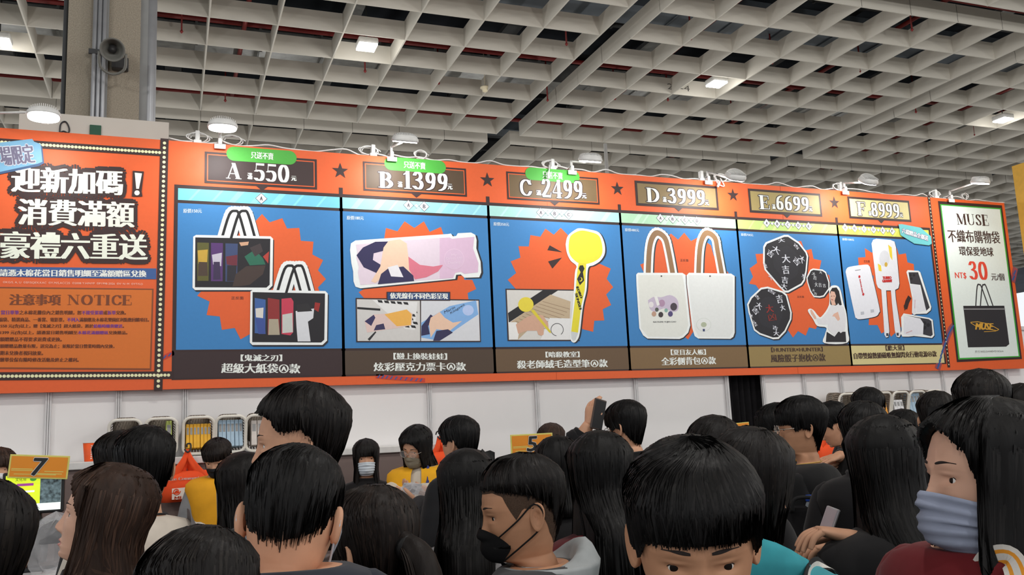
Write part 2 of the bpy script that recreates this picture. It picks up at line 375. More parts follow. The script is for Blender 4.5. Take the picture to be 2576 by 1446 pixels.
class Print:
    """flat print: polygons and letters in the sign's own plane, each ink layer a hair above the last"""
    def __init__(s): s.mb = MB(); s.e = 0; s.n = 0
    def raw(s, uv, fs, m, lay, sep=False):
        s.n = (s.n+1) % 36; y = -lay*LAY-s.n*1.2e-5      # no two shapes share a plane
        if len(fs) > 1 and sep:
            for k, f in enumerate(fs):
                y2 = y-(k % 36)*1.2e-5; s.mb.add([(uv[i][0], y2, uv[i][1]) for i in f], [list(range(len(f)))], m)
        else: s.mb.add([(u, y, v) for u, v in uv], fs, m)
    def poly(s, pts, m, lay, px=True):
        uv = [S(*p) for p in pts] if px else pts
        s.raw(uv, [list(range(len(uv)))], ink(m) if isinstance(m, tuple) else m, lay)
    def rect(s, u0, v0, u1, v1, m, lay): s.poly([(u0, v0), (u1, v0), (u1, v1), (u0, v1)], m, lay, False)
    def frame(s, u0, v0, u1, v1, t, m, lay):
        for r in ((u0, v0, u1, v0+t), (u0, v1-t, u1, v1), (u0, v0, u0+t, v1), (u1-t, v0, u1, v1)): s.rect(*r, m, lay)
    def line(s, pts, w, m, lay, px=True):
        uv = [S(*p) for p in pts] if px else [np.array(p) for p in pts]
        for a, b in zip(uv[:-1], uv[1:]):
            d = (b-a)/max(np.linalg.norm(b-a), 1e-6); n = np.array((-d[1], d[0]))*w/2; e = d*w*0.3
            s.raw([a-e+n, a-e-n, b+e-n, b+e+n], [[0, 1, 2, 3]], ink(m), lay+s.e*0.02); s.e = (s.e+1) % 12
    def text(s, t, L, R, h, m, lay, smear=0.0, out=None, ow=0.01, serif=False, marks=None, slant=0.0):
        """L, R: photo pixels of the left and right ends of the line at mid height, h: its height in photo pixels"""
        a, b = S(*L), S(*R); cx, cy = (L[0]+R[0])/2, (L[1]+R[1])/2
        e = b-a; w = np.linalg.norm(e); e /= w
        n = np.array((-e[1], e[0])); d = S(cx, cy-h/2)-S(cx, cy+h/2); hh = np.linalg.norm(d)
        vs, fs, mi = serif_mesh(t) if serif else font_mesh(t, marks)
        lo, hi = vs.min(0), vs.max(0); q = (vs-lo)/np.maximum(hi-lo, 1e-6)
        ww = w-2*smear
        P = a+np.outer(q[:, 0]*ww+smear+slant*(q[:, 1]-.5)*hh, e)+np.outer((q[:, 1]-.5)*hh, n)
        if out:
            for k in range(12):
                o = np.array((math.cos(k*math.pi/6), math.sin(k*math.pi/6)))*ow
                s.raw(P+o, fs, ink(out), lay+k*0.03, serif)
            lay += 2
        offs = [0.0] if smear == 0 else [-smear, -smear/3, smear/3, smear]
        ms = [ink(m)] if not marks else [ink(m), ink(marks)]
        for k, dx in enumerate(offs):
            if not marks: s.raw(P+e*dx, fs, ms[0], lay+k*0.05, serif)
            else:
                for q2 in (0, 1): s.raw(P+e*dx, [f for f, i in zip(fs, mi) if i == q2], ms[q2], lay+k*0.05+q2*0.01)
    def done(s, name, parent, label=None): return s.mb.build(name, parent, label)
def star(cx, cy, r1, r2, n, rot=0.0): return [(cx+(r1 if i % 2 == 0 else r2)*math.sin(rot+i*math.pi/n), cy+(r1 if i % 2 == 0 else r2)*math.cos(rot+i*math.pi/n)) for i in range(2*n)]
def ell(cx, cy, rx, ry, n=20): return [(cx+rx*math.cos(2*math.pi*i/n), cy+ry*math.sin(2*math.pi*i/n)) for i in range(n)]
def U(x): return float(S(x, 700)[0])
def V(y): return float(S(659, y)[1])
sign = thing('promotion_sign', 'long orange promotion sign of prizes A to F along the booth wall', 'sign', ORG)
ZT, ZB = 0.328*YS+CAMZ-ORG.z, 0.0572*YS+CAMZ-ORG.z
UL, UR = U(-420), float(S(2552, 700)[0])
MB().box(((UL+UR)/2, 0.03, (ZT+ZB)/2), (UR-UL, 0.058, ZT-ZB), ink(ORANGE)).build('backing_board', sign)
seam = MB()
for x in (1387, 1985):
    seam.box((U(x), -0.0002, (ZT+ZB)/2), (0.003, 0.001, ZT-ZB), ink((190, 80, 40)))
seam.build('panel_seam', sign)
# ---- dotted strips
def dotted(pts, w, n, lay=4):
    P = Print(); uv = [S(*p) for p in pts]; P.line(pts, w, BROWN, lay-1)
    a, b = uv
    for i in range(n):
        c = a+(b-a)*((i+.5)/n); P.poly(ell(c[0], c[1], w*.21, w*.21, 8), (232, 230, 185), lay+1, False)
    return P.done('dotted_strip', sign)
dotted([cN(855, 112), cN(822, 1400)], 0.058, 50, 6); dotted([cN(-160, 108), cN(838, 174)], 0.056, 53); dotted([cN(-160, 1336), cN(885, 1329)], 0.056, 52)
dotted([cG(100, 150), cG(241, 1338)], 0.036, 46)
# ---- left notice panel
P = Print()
sh = [(-60, 135), (165, 109), (178, 124), (216, 136), (226, 226), (200, 240), (0, 282), (-60, 286)]
P.poly([cN(x+4, y+4) for x, y in sh], (60, 90, 130), 9); P.poly([cN(x, y) for x, y in [(-60, 130), (168, 103), (178, 118), (212, 130), (221, 222), (197, 232), (0, 275), (-60, 280)]], (120, 172, 205), 10)
P.poly([cN(-60, 765), cN(812, 775), cN(812, 831), cN(-60, 817)], (58, 92, 150), 2)
P.poly([cN(-60, 870), cN(798, 880), cN(786, 1303), cN(-60, 1296)], (135, 72, 40), 2)
P.poly([cN(-60, 878), cN(790, 887), cN(778, 1294), cN(-60, 1288)], (212, 112, 42), 3)
npan = P.done('notice_panel', sign)
P = Print()
P.text('場限定', cN(0, 195), cN(178, 178), 48, (110, 105, 130), 12, 0.004, (200, 205, 215), 0.008)
for s, L, R, h in (('迎新加碼', (58, 310), (640, 331), 132), ('消費滿額', (92, 480), (700, 497), 135), ('豪禮六重送', (0, 652), (768, 665), 138)):
    P.text(s, cN(*L), cN(*R), h/2.0656, (235, 240, 226), 5, 0.0095, BROWN, 0.036)
P.poly([cN(x, y) for x, y in [(700, 278), (738, 282), (722, 362), (708, 362)]], (235, 240, 226), 7.5)
P.poly([cN(x, y) for x, y in [(690, 268), (748, 272), (736, 376), (740, 402), (685, 402), (688, 372)]], BROWN, 6.5)
P.poly([cN(x, y) for x, y in ell(712, 383, 14, 13, 14)], (235, 240, 226), 7.5)
P.text('請憑木棉花當日銷售明細至滿額贈區兌換', cN(-4, 797), cN(762, 803), 36/2.07, PW, 4, 0.003)
P.text('©KG/S, A, U  ©SF/SQEX,KAC  ©Y.M/S,ACC25  ©2008 Y.H/NYP  ©P1998-2026  ©V･N･M  ©YT/S.D', cN(15, 847), cN(742, 857), 13/2.07, (240, 200, 180), 4)
P.text('注意事項', cN(48, 937), cN(318, 938), 58/2.07, (120, 62, 34), 5, 0.005)
P.text('NOTICE', cN(350, 938), cN(684, 940), 54/2.07, (120, 62, 34), 5, 0, serif=True)
for i, (s, x0, x1, y) in enumerate([('{當日單筆}之木棉花攤位內之銷售明細，恕{不接受累積}或{拆單}兌換。', 5, 655, 1004), ('福袋、精選商品、一番賞、電影票，{不列入}滿額贈及木棉花樂園紅利點數回饋項目。', -8, 775, 1041),
    ('550 元(含)以上，贈【鬼滅之刃】超大紙袋，將於{結帳時隨貨贈送}。', 2, 645, 1075), ('1399 元(含)以上，請憑當日銷售明細至{木棉花滿額贈區}兌換贈品。', 2, 663, 1109), ('額贈贈品不得要求退費或更換。', 0, 322, 1143),
    ('額贈贈品數量有限，送完為止；並限於當日營業時間內兌換，', 0, 595, 1179), ('期未兌換者視同放棄。', 0, 225, 1214), ('辦單位保有隨時修改活動及終止之權利。', 0, 410, 1249)]):
    P.text(s, cN(x0, y), cN(x1, y+1), 22/2.07, (96, 46, 26), 5, 0.0012, marks=(112, 52, 140))
P.done('lettering', npan, 'white and brown printed lettering')
# ---- stripes of the printed rope
P = Print()
for c, pts in ((cB, [(262, 1364), (310, 1369), (365, 1374), (425, 1379), (490, 1384), (545, 1388)]), (cG, [(165, 1345), (178, 1300), (195, 1230), (215, 1180), (235, 1120), (255, 1080), (270, 1060)]), (cG, [(690, 735), (705, 660)]), (cN, [(845, 1240), (898, 1215)])):
    w = 0.034 if c is not cG else 0.075
    P.line([c(*p) for p in pts], w, (196, 62, 50) if c is not cG else (150, 75, 85), 1)
    for (x0, y0), (x1, y1) in zip(pts[:-1], pts[1:]):
        for t in (.2, .7):
            x, y = x0+(x1-x0)*t, y0+(y1-y0)*t; q = S(*c(x, y)); a = w*.42
            P.poly([(q[0]-a, q[1]-a*.8), (q[0]-a*.3, q[1]-a*.9), (q[0]+a, q[1]+a*.8), (q[0]+a*.3, q[1]+a*.9)], (52, 88, 150), 3+t, False)
P.done('printed_rope', sign)
# ---- the six prize columns
XD = [U(441), U(861), U(1235.5), U(1570), U(1865), U(2120), U(2352)]
v_s1, v_s0, v_p1, v_p0, v_b0 = V(485), V(513.5), V(521), V(878), V(947)
v_top = V(470)
cols = [
 ('A', '550', 1, (56, 40, 40), (56, 40, 42), (120, 205, 240), (514.5, 797, 656, 391, 468.5)),
 ('B', '1399', 1, (84, 66, 48), (78, 62, 50), (150, 216, 232), (913.5, 1173, 1043, 415, 487)),
 ('C', '2499', 1, (110, 90, 62), (104, 82, 60), (172, 224, 218), (1275, 1506, 1390, 439.5, 507.7)),
 ('D', '3999', 0, (134, 114, 76), (126, 100, 68), (176, 220, 186), (1598.6, 1805.4, 1702, 461.6, 522.8)),
 ('E', '6699', 0, (164, 146, 92), (150, 128, 80), (196, 226, 130), (1884, 2065, 1975, 480.8, 539.6)),
 ('F', '8999', 0, (214, 202, 140), (212, 200, 146), (220, 222, 90), (2134.5, 2289, 2212, 499.6, 553.6))]
panels = []
for i, (L, price, nf, pc, bc, sc, (x0, x1, xc, yt, yb)) in enumerate(cols):
    ua, ub = XD[i], XD[i+1]; t = 0.016
    P = Print()
    P.rect(ua-t, v_b0-.012, ub+t, v_s1+.028, BROWN, 1)
    P.rect(ua+t*.7, v_s0, ub-t*.7, v_s1, sc, 2)
    lt = tuple(min(255, c+22) for c in sc)
    for k in range(7):
        u = ua+.1+k*(ub-ua-.3)/6+random.uniform(-.05, .05); w = random.choice((.02, .035, .05)); h = v_s1-v_s0
        P.poly([(u, v_s0), (u+w, v_s0), (u+w+h*.8, v_s1), (u+h*.8, v_s1)], lt, 2.6, False)
    P.rect(ua+t*.7, v_p0, ub-t*.7, v_p1, BLUE, 2)
    P.rect(ua+t*(0 if i == 0 else .7), v_b0, ub-t*.7, v_p0-.018, bc, 2)
    panels.append((P, sc, bc, L))
    if i < 5: P.rect(ub-t, v_s1, ub+t, V(460), BROWN, 1.2)
    # price plaque
    Q = Print(); pu0, pu1 = float(S(x0, (yt+yb)/2)[0]), float(S(x1, (yt+yb)/2)[0]); pv1, pv0 = float(S(xc, yt)[1]), float(S(xc, yb)[1])
    if i == 0:
        Q.rect(pu0, pv0, pu1, pv1, BROWN, 2); Q.rect(pu0+.018, pv0+.018, pu1-.018, pv1-.018, ORANGE, 3); Q.rect(pu0+.026, pv0+.026, pu1-.026, pv1-.026, pc, 4)
    else:
        Q.rect(pu0, pv0, pu1, pv1, BROWN, 2)
        if nf: Q.rect(pu0+.016, pv0+.016, pu1-.016, pv1-.016, ORANGE, 3)
        Q.rect(pu0+.024, pv0+.024, pu1-.024, pv1-.024, pc, 4)
    um = (pu0+pu1)/2
    Q.poly([(um-.045, pv0+.001), (um+.045, pv0+.001), (um, pv0-.035)], BROWN, 2, False)
    if nf:
        c = S(*((659, 392), (1045, 416), (1390, 441))[i]); g = .212; h = .058
        for q in (-1, 1): Q.poly(ell(c[0]+q*g, c[1], h, h, 18), (74, 168, 62), 6+q*.1, False)
        Q.rect(c[0]-g, c[1]-h, c[0]+g, c[1]+h, (74, 168, 62), 6.3)
    q = Q.done('price_plaque', sign, 'price plaque of prize '+L)
    T = Print()
    tx = [((570, 606, 430, 36), (622, 635, 443, 16), (640, 726, 435, 40), (732, 746, 449, 12)),
          ((953, 987, 453, 37), (1000, 1012, 464, 14), (1016, 1124, 456, 40), (1125, 1138, 470, 14)),
          ((1309, 1336, 472, 37), (1348, 1361, 485, 13), (1363, 1463, 476, 42), (1463, 1475, 493, 13)),
          ((1626, 1656, 491, 33), (1666, 1676, 502, 13), (1679, 1771, 495, 34), (1772, 1783, 510, 13)),
          ((1910, 1933, 509, 32), (1941, 1950, 520, 12), (1953, 2032, 512, 32), (2034, 2043, 526, 12)),
          ((2156, 2175, 525, 31), (2184, 2191, 537, 11), (2192, 2260, 529, 31), (2262, 2271, 541, 11))][i]
    ol = None if i == 0 else BROWN
    sl = .0728
    for (s, ser), (a, b, y, h) in zip(((L, True), ('滿', False), (price, True), ('元', False)), tx):
        dy = (b-a)*sl/2
        T.text(s, (a-(1.5 if ser else 0), y-dy), (b+(1.5 if ser else 0), y+dy), h*(1.1 if ser else 1), PW, 5, 0.0 if ser else .003, ol, .008 if ser else .006, ser)
    if nf:
        x, y = ((661, 392), (1044, 416), (1391, 441))[i]; w = (27, 26, 24)[i]
        T.text('只送不賣', (x-w-3, y-2.2), (x+w, y+2.2), 17, PW, 8, .002)
    T.done('lettering', q, 'white price lettering')
# stars between the plaques
P = Print()
for x, y, r in ((856, 430, .063), (1226, 453, .066), (1553, 475, .069), (1844, 491, .074), (2099, 510, .083)):
    c = S(x, y); r = .07; P.poly(star(c[0], c[1], r, r*.4, 5), BROWN, 2, False)
P.done('printed_star', sign)
def burst(P, c, pts): P.poly([c(*p) for p in pts], ORANGE, 3)
def cut(P, c, pts, m=(232, 236, 236), lay=6, dx=6, dy=9, sm=False, shadow=True):
    if sm: pts = [(v.x, v.y) for v in spline([Vector((a, b, 0)) for a, b in pts+pts[:1]], 4)][:-1]
    if shadow: P.poly([c(x+dx, y+dy) for x, y in pts], (38, 36, 44), lay-1)
    P.poly([c(*p) for p in pts], m, lay)
OUTL = (236, 240, 240)
# A: carrier bags
P = panels[0][0]
burst(P, cA, [(470, 500), (497, 495), (540, 448), (583, 495), (655, 472), (682, 530), (752, 527), (760, 600), (832, 605), (826, 678), (887, 710), (858, 768), (903, 818), (858, 865), (884, 930), (600, 1000), (480, 1125), (418, 1160), (385, 1095), (312, 1106), (300, 1030), (225, 1022), (242, 945), (172, 912), (210, 870), (330, 600)])
def bag(P, c, X0, Y0, X1, Y1, hx, lay, art):
    h = (Y1-Y0)
    for k, (dx, tip) in enumerate(((0, -40), (52, 0))):
        a = [(hx+dx, Y0+8), (hx+dx+42, Y0-125), (hx+dx+75, Y0-146), (hx+dx+98, Y0-125), (hx+dx+136, Y0+8)]
        q = [(v.x, v.y) for v in spline([Vector((x, y, 0)) for x, y in a], 4)]
        P.line([c(x+7, y+7) for x, y in q], .068, (38, 36, 44), lay-1+k*.4)
        P.line([c(*p) for p in q], .072, OUTL, lay+k*.4); P.line([c(*p) for p in q], .02, (24, 24, 28), lay+.7+k*.4)
    cut(P, c, [(X0+4, Y0), (X0+20, Y0-10), (X1-14, Y0-2), (X1, Y0+12), (X1-4, Y1-25), (X1-30, Y1), (X0+14, Y1), (X0, Y1-14)], OUTL, lay+1.5)
    P.poly([c(*p) for p in [(X0+16, Y0+4), (X1-16, Y0+12), (X1-20, Y1-30), (X1-38, Y1-14), (X0+14, Y1-16)]], (30, 28, 34), lay+2.5)
    for m, pts in art: P.poly([c(*p) for p in pts], m, lay+3)
art = [((92, 90, 42), [(172, 610), (238, 612), (236, 828), (172, 828)]), ((196, 160, 62), [(174, 655), (232, 650), (228, 720), (205, 745), (178, 730)]), ((74, 58, 48), [(180, 720), (228, 722), (232, 800), (176, 800)]),
 ((84, 50, 110), [(250, 612), (318, 614), (316, 830), (250, 830)]), ((196, 190, 206), [(255, 680), (312, 668), (308, 745), (262, 735)]), ((58, 44, 78), [(265, 720), (300, 720), (305, 820), (262, 822)]),
 ((58, 72, 112), [(332, 615), (402, 617), (398, 832), (332, 832)]), ((106, 40, 54), [(335, 690), (400, 680), (398, 745), (340, 735)]), ((40, 38, 46), [(342, 740), (396, 740), (390, 830), (340, 830)]),
 ((38, 104, 82), [(440, 690), (500, 650), (545, 700), (560, 735), (470, 740)]), ((66, 52, 48), [(372, 860), (390, 790), (450, 745), (560, 740), (545, 790), (470, 850), (420, 858)]), ((62, 52, 54), [(470, 640), (530, 615), (545, 660), (500, 690)]), ((176, 60, 50), [(545, 690), (580, 660), (575, 730)]), ((204, 160, 130), [(410, 610), (465, 605), (460, 625), (420, 630)])]
bag(P, cA, 145, 577, 603, 880, 312, 4, art)
art = [((60, 96, 160), [(498, 925), (560, 935), (558, 1130), (498, 1125)]), ((214, 210, 204), [(502, 985), (548, 980), (545, 1040), (505, 1035)]), ((58, 80, 150), [(500, 1040), (555, 1040), (560, 1130), (520, 1130)]),
 ((140, 44, 44), [(572, 925), (638, 935), (640, 1135), (572, 1135)]), ((170, 160, 140), [(578, 1045), (632, 1045), (640, 1135), (575, 1135)]), ((196, 60, 84), [(650, 930), (705, 925), (718, 945), (716, 1120), (700, 1138), (650, 1130)]), ((196, 200, 196), [(655, 1020), (712, 1010), (715, 1120), (655, 1125)]),
 ((214, 216, 222), [(730, 1000), (835, 985), (830, 1040), (800, 1060), (815, 1172), (742, 1172), (735, 1090)]), ((38, 36, 40), [(735, 965), (800, 955), (825, 1000), (740, 1005)]), ((150, 40, 36), [(840, 950), (870, 955), (860, 1005), (835, 990)])]
bag(P, cA, 470, 888, 913, 1192, 625, 8.5, art)
# B: ticket
P = panels[1][0]
burst(P, cB, [(150, 855), (245, 800), (300, 560), (315, 466), (385, 486), (428, 426), (487, 466), (545, 426), (580, 490), (648, 460), (665, 510), (740, 560), (790, 780), (838, 780), (862, 836), (810, 860), (815, 900), (190, 900)])
tk = [(97, 600), (102, 560), (130, 542), (690, 503), (708, 500), (720, 517), (740, 515), (750, 498), (830, 494), (856, 508), (864, 540), (862, 590), (888, 670), (892, 735), (880, 765), (790, 768), (768, 748), (740, 750), (735, 775), (160, 832), (130, 822), (118, 790), (116, 730), (105, 680)]
cut(P, cB, tk, OUTL, 6, 12, 6)
inn = [(132, 568), (330, 548), (520, 536), (640, 527), (640, 776), (160, 812), (145, 740), (150, 700), (135, 650), (140, 610)]
P.poly([cB(*p) for p in inn], (224, 208, 222), 7)
P.poly([cB(*p) for p in [(640, 527), (700, 524), (716, 532), (752, 528), (850, 520), (842, 590), (875, 680), (872, 735), (790, 745), (768, 732), (735, 738), (720, 770), (640, 776)]], (218, 186, 212), 7.1)
P.poly([cB(*p) for p in [(136, 632), (175, 585), (250, 550), (335, 548), (320, 600), (240, 620), (235, 660), (300, 700), (270, 745), (180, 705)]], (46, 42, 84), 8)
P.poly([cB(*p) for p in [(300, 585), (330, 545), (400, 534), (440, 560), (450, 640), (520, 690), (600, 700), (660, 690), (610, 740), (500, 770), (400, 745), (330, 740), (250, 800), (225, 790), (280, 700)]], (238, 204, 178), 8.2)
P.poly([cB(*p) for p in [(450, 640), (520, 690), (600, 700), (660, 690), (630, 730), (560, 765), (490, 778), (455, 720)]], (218, 120, 140), 8.4)
P.poly([cB(*p) for p in [(265, 808), (285, 745), (330, 710), (420, 700), (480, 755), (485, 788)]], (48, 44, 84), 8.6)
P.poly([cB(*p) for p in [(325, 705), (385, 690), (420, 765), (345, 760)]], (232, 230, 236), 8.8)
for rx in (62, 58): P.poly([cB(*p) for p in ell(727, 655, rx, rx+2, 24)], (228, 200, 222) if rx == 62 else (218, 188, 214), 8+(62-rx)*.1)
P.poly([cB(*p) for p in [(318, 853), (704, 853), (704, 908), (318, 906)]], BROWN, 9); P.poly([cB(*p) for p in [(324, 858), (699, 859), (699, 902), (324, 901)]], (40, 68, 118), 9.6)
P.poly([cB(*p) for p in [(131, 890), (880, 900), (890, 1157), (135, 1158)]], BROWN, 7.5)
P.poly([cB(*p) for p in [(138, 898), (520, 903), (522, 1151), (142, 1151)]], (208, 206, 204), 8)
P.poly([cB(*p) for p in [(527, 904), (875, 907), (884, 1150), (527, 1151)]], (214, 216, 222), 8)
P.poly([cB(*p) for p in [(230, 900), (505, 915), (490, 1085), (430, 1078)]], (226, 226, 226), 8.3)
for r in range(7):
    for k in range(6):
        x, y = 262+k*39+r*27, 902+k*3+r*25
        if x < 480 and y < 1080: P.poly([cB(*p) for p in [(x, y), (x+28, y+3), (x+34, y+19), (x+7, y+15)]], (36, 36, 38), 8.6)
P.poly([cB(*p) for p in [(140, 945), (280, 955), (280, 968), (140, 958)]], (30, 30, 34), 8.5); P.poly([cB(*p) for p in [(203, 1140), (250, 1092), (256, 1098), (215, 1150)]], (40, 40, 44), 8.5)
P.poly([cB(*p) for p in [(185, 1030), (240, 990), (330, 985), (440, 960), (475, 985), (470, 1055), (400, 1070), (200, 1100)]], (222, 196, 190), 8.9)
P.poly([cB(*p) for p in [(305, 990), (440, 960), (470, 990), (465, 1055), (380, 1062)]], (236, 178, 84), 9.0); P.poly([cB(*p) for p in [(185, 1032), (240, 992), (250, 1010), (225, 1060)]], (52, 48, 92), 9.1); P.poly([cB(*p) for p in [(240, 1088), (255, 1055), (300, 1045), (310, 1080)]], (56, 50, 88), 9.2)
P.poly([cB(*p) for p in [(528, 1040), (700, 940), (860, 905), (874, 990), (800, 1040), (640, 1150), (528, 1130)]], (128, 174, 226), 8.4)
P.poly([cB(*p) for p in [(530, 1060), (585, 990), (610, 1010), (570, 1060), (580, 1110), (528, 1120)]], (46, 44, 84), 8.6); P.poly([cB(*p) for p in [(585, 1010), (640, 975), (670, 1010), (720, 1040), (775, 1030), (700, 1090), (620, 1080), (585, 1130), (575, 1050)]], (232, 196, 172), 8.8)
P.poly([cB(*p) for p in [(600, 1150), (620, 1090), (690, 1080), (720, 1100), (640, 1150)]], (48, 46, 84), 9.0); P.poly([cB(*p) for p in ell(812, 965, 34, 32, 20)], (180, 200, 240), 8.7)
# C: yellow pen
P = panels[2][0]
burst(P, cC, [(222, 840), (173, 785), (228, 740), (192, 665), (256, 640), (243, 566), (310, 568), (320, 494), (385, 505), (418, 452), (472, 492), (517, 447), (560, 490), (620, 560), (700, 690), (770, 680), (842, 712), (815, 778), (858, 832), (812, 880), (845, 948), (790, 975), (800, 1048), (735, 1050), (728, 1122), (660, 1105), (560, 1000), (300, 900)])
for q in ([(430, 592), (445, 560), (528, 606)], [(435, 665), (525, 640), (463, 712)]): P.poly([cC(*p) for p in q], BROWN, 4)
P.poly([cC(*p) for p in [(158, 842), (640, 848), (640, 1182), (172, 1182)]], BROWN, 4.5); P.poly([cC(*p) for p in [(166, 850), (640, 856), (640, 1174), (180, 1174)]], (212, 210, 206), 5)
P.poly([cC(*p) for p in [(174, 1000), (400, 852), (500, 853), (180, 1062)]], (30, 30, 34), 5.3)
P.poly([cC(*p) for p in [(176, 1070), (330, 960), (450, 880), (580, 925), (575, 1035), (390, 1030), (240, 1172), (182, 1172)]], (188, 168, 140), 5.5)
for k in range(9): P.line([cC(400-k*22, 925+k*16), cC(575-k*18, 975+k*20)], .005, (150, 128, 104), 5.7)
P.poly([cC(*p) for p in [(446, 1032), (635, 1038), (635, 1174), (385, 1174)]], (224, 224, 224), 5.9)
P.poly([cC(*p) for p in [(176, 1060), (230, 1060), (245, 1130), (238, 1172), (182, 1172)]], (230, 230, 228), 6.2)
P.poly([cC(*p) for p in [(225, 1075), (300, 1025), (350, 1008), (400, 1015), (435, 1065), (438, 1100), (420, 1105), (408, 1085), (405, 1140), (390, 1148), (370, 1140), (362, 1115), (300, 1115), (240, 1135)]], (206, 164, 140), 6.4)
P.poly([cC(*p) for p in [(322, 985), (340, 975), (450, 1115), (455, 1132), (440, 1125)]], (214, 196, 60), 6.6); P.poly([cC(*p) for p in ell(290, 945, 50, 48, 22)], (226, 208, 66), 6.8)
P.line([cC(*p) for p in ell(493, 1108, 40, 40, 22)+[(533, 1108)]], .006, (70, 70, 72), 6.3)
sp = [(548, 555), (562, 500), (610, 460), (640, 450), (700, 458), (765, 478), (798, 540), (803, 610), (775, 660), (730, 690), (700, 700), (690, 740), (684, 850), (660, 960), (640, 1130), (620, 1180), (598, 1192), (580, 1170), (580, 1100), (598, 900), (608, 740), (618, 695), (580, 660), (556, 610)]
cut(P, cC, sp, OUTL, 7.5, 10, 4, True)
P.poly([cC(*p) for p in [(v.x, v.y) for v in spline([Vector((a, b, 0)) for a, b in [(567, 560), (580, 500), (640, 466), (700, 472), (760, 495), (782, 545), (786, 608), (760, 650), (700, 678), (640, 680), (592, 645), (570, 605), (567, 560)]], 4)][:-1]], (236, 224, 62), 8.5)
P.poly([cC(*p) for p in [(632, 675), (682, 680), (672, 850), (648, 960), (628, 1128), (584, 1120), (610, 900), (622, 745)]], (224, 212, 54), 8.7)
P.poly([cC(*p) for p in [(582, 1120), (628, 1130), (612, 1175), (598, 1182), (586, 1165)]], (204, 208, 210), 8.8)
P.poly([cC(*p) for p in [(640, 692), (660, 690), (670, 712), (660, 735), (668, 790), (640, 820), (622, 780), (645, 735), (632, 712)]], (36, 34, 30), 9.2)
P.poly([cC(*p) for p in ell(644, 782, 13, 14, 14)], (224, 212, 54), 9.3); P.poly([cC(*p) for p in ell(639, 780, 11, 12, 14)], (36, 34, 30), 9.4)
# D: tote bags
P = panels[3][0]
burst(P, cD, [(232, 735), (195, 655), (232, 640), (300, 555), (315, 482), (395, 450), (410, 438), (460, 480), (503, 432), (550, 490), (605, 462), (690, 520), (708, 590), (812, 712), (800, 800), (575, 1110), (530, 1178), (300, 1000)])
for (bx, hx0, tip, hx1) in ((0, 250, 315, 425), (350, 602, 665, 768)):
    q = [(v.x, v.y) for v in spline([Vector((x, y, 0)) for x, y in [(hx0, 735), (hx0+8, 560), (hx0+28, 470), (tip, 434), (tip+52, 470), (hx1-32, 560), (hx1, 735)]], 4)]
    P.line([cD(x+12, y+4) for x, y in q], .092, (36, 60, 70), 4); P.line([cD(*p) for p in q], .1, OUTL, 5); P.line([cD(*p) for p in q], .052, (146, 112, 78), 5.6)
b1 = [(166, 725), (178, 712), (490, 713), (512, 728), (515, 790), (545, 1080), (530, 1130), (495, 1165), (470, 1175), (245, 1172), (215, 1150), (188, 1100), (168, 800)]
b2 = [(518, 730), (535, 712), (830, 718), (855, 735), (855, 1130), (845, 1160), (825, 1174), (600, 1172), (575, 1155), (558, 1100), (520, 790)]
cut(P, cD, b1, OUTL, 6.5, 5, 7); cut(P, cD, b2, OUTL, 6.5, 10, 6)
P.poly([cD(*p) for p in [(180, 728), (488, 728), (500, 790), (530, 1080), (515, 1120), (488, 1150), (465, 1160), (250, 1158), (202, 1100), (182, 800)]], (224, 226, 220), 7.2); P.poly([cD(*p) for p in [(532, 728), (828, 733), (842, 745), (842, 1125), (820, 1158), (602, 1157), (572, 1100), (535, 800)]], (226, 229, 228), 7.2)
for x in (342, 682): P.poly([cD(*p) for p in ell(x, 736, 6, 6, 10)], (70, 74, 72), 8)
P.poly([cD(*p) for p in [(v.x, v.y) for v in spline([Vector((a, b, 0)) for a, b in [(248, 905), (290, 880), (340, 884), (400, 868), (445, 890), (462, 930), (455, 975), (415, 985), (360, 960), (300, 985), (262, 965), (248, 905)]], 3)][:-1]], (196, 184, 204), 8)
for x, y, r, m in ((270, 935, 18, (226, 222, 224)), (345, 925, 22, (172, 140, 168)), (428, 950, 24, (70, 62, 72)), (405, 1000, 17, (82, 72, 120)), (338, 1005, 17, (60, 52, 56)), (290, 1000, 16, (188, 152, 132)), (310, 970, 13, (86, 92, 86)), (375, 975, 12, (130, 170, 160))): P.poly([cD(*p) for p in ell(x, y, r, r*1.15, 14)], m, 8.4+r*.01)
P.poly([cD(*p) for p in [(290, 878), (312, 875), (330, 935), (312, 945)]], (232, 232, 230), 9)
for r, m in ((52, (206, 212, 206)), (49, (226, 229, 228)), (20, (176, 184, 160))): P.poly([cD(*p) for p in ell(638, 1075, r, r*.9, 22)], m, 8+(60-r)*.01)
P.poly([cD(*p) for p in [(630, 1105), (646, 1105), (645, 1122), (632, 1122)]], (56, 66, 110), 9)
# E: dice cushions and the person on the print
P = panels[4][0]
burst(P, cE, [(205, 800), (155, 790), (185, 740), (160, 680), (215, 640), (203, 575), (262, 572), (400, 500), (535, 480), (560, 550), (610, 538), (625, 610), (682, 622), (668, 690), (740, 730), (760, 900), (700, 1020), (640, 1120), (592, 1108), (568, 1168), (512, 1135), (475, 1182), (440, 1130), (350, 1000)])
def die(pts, inner, lay):
    cut(P, cE, pts, OUTL, lay, 8, 8)
    cx = sum(p[0] for p in pts)/len(pts); cy = sum(p[1] for p in pts)/len(pts)
    P.poly([cE(cx+(x-cx)*inner, cy+(y-cy)*inner) for x, y in pts], (34, 34, 40), lay+.8)
    P.poly([cE(cx+(x-cx)*inner*.62, cy+(y-cy)*inner*.66) for x, y in pts], (40, 40, 47), lay+1.1)
die([(258, 520), (275, 490), (410, 436), (440, 436), (520, 490), (575, 560), (585, 590), (575, 700), (560, 770), (540, 800), (440, 855), (415, 855), (370, 810), (268, 690), (257, 640)], .93, 5)
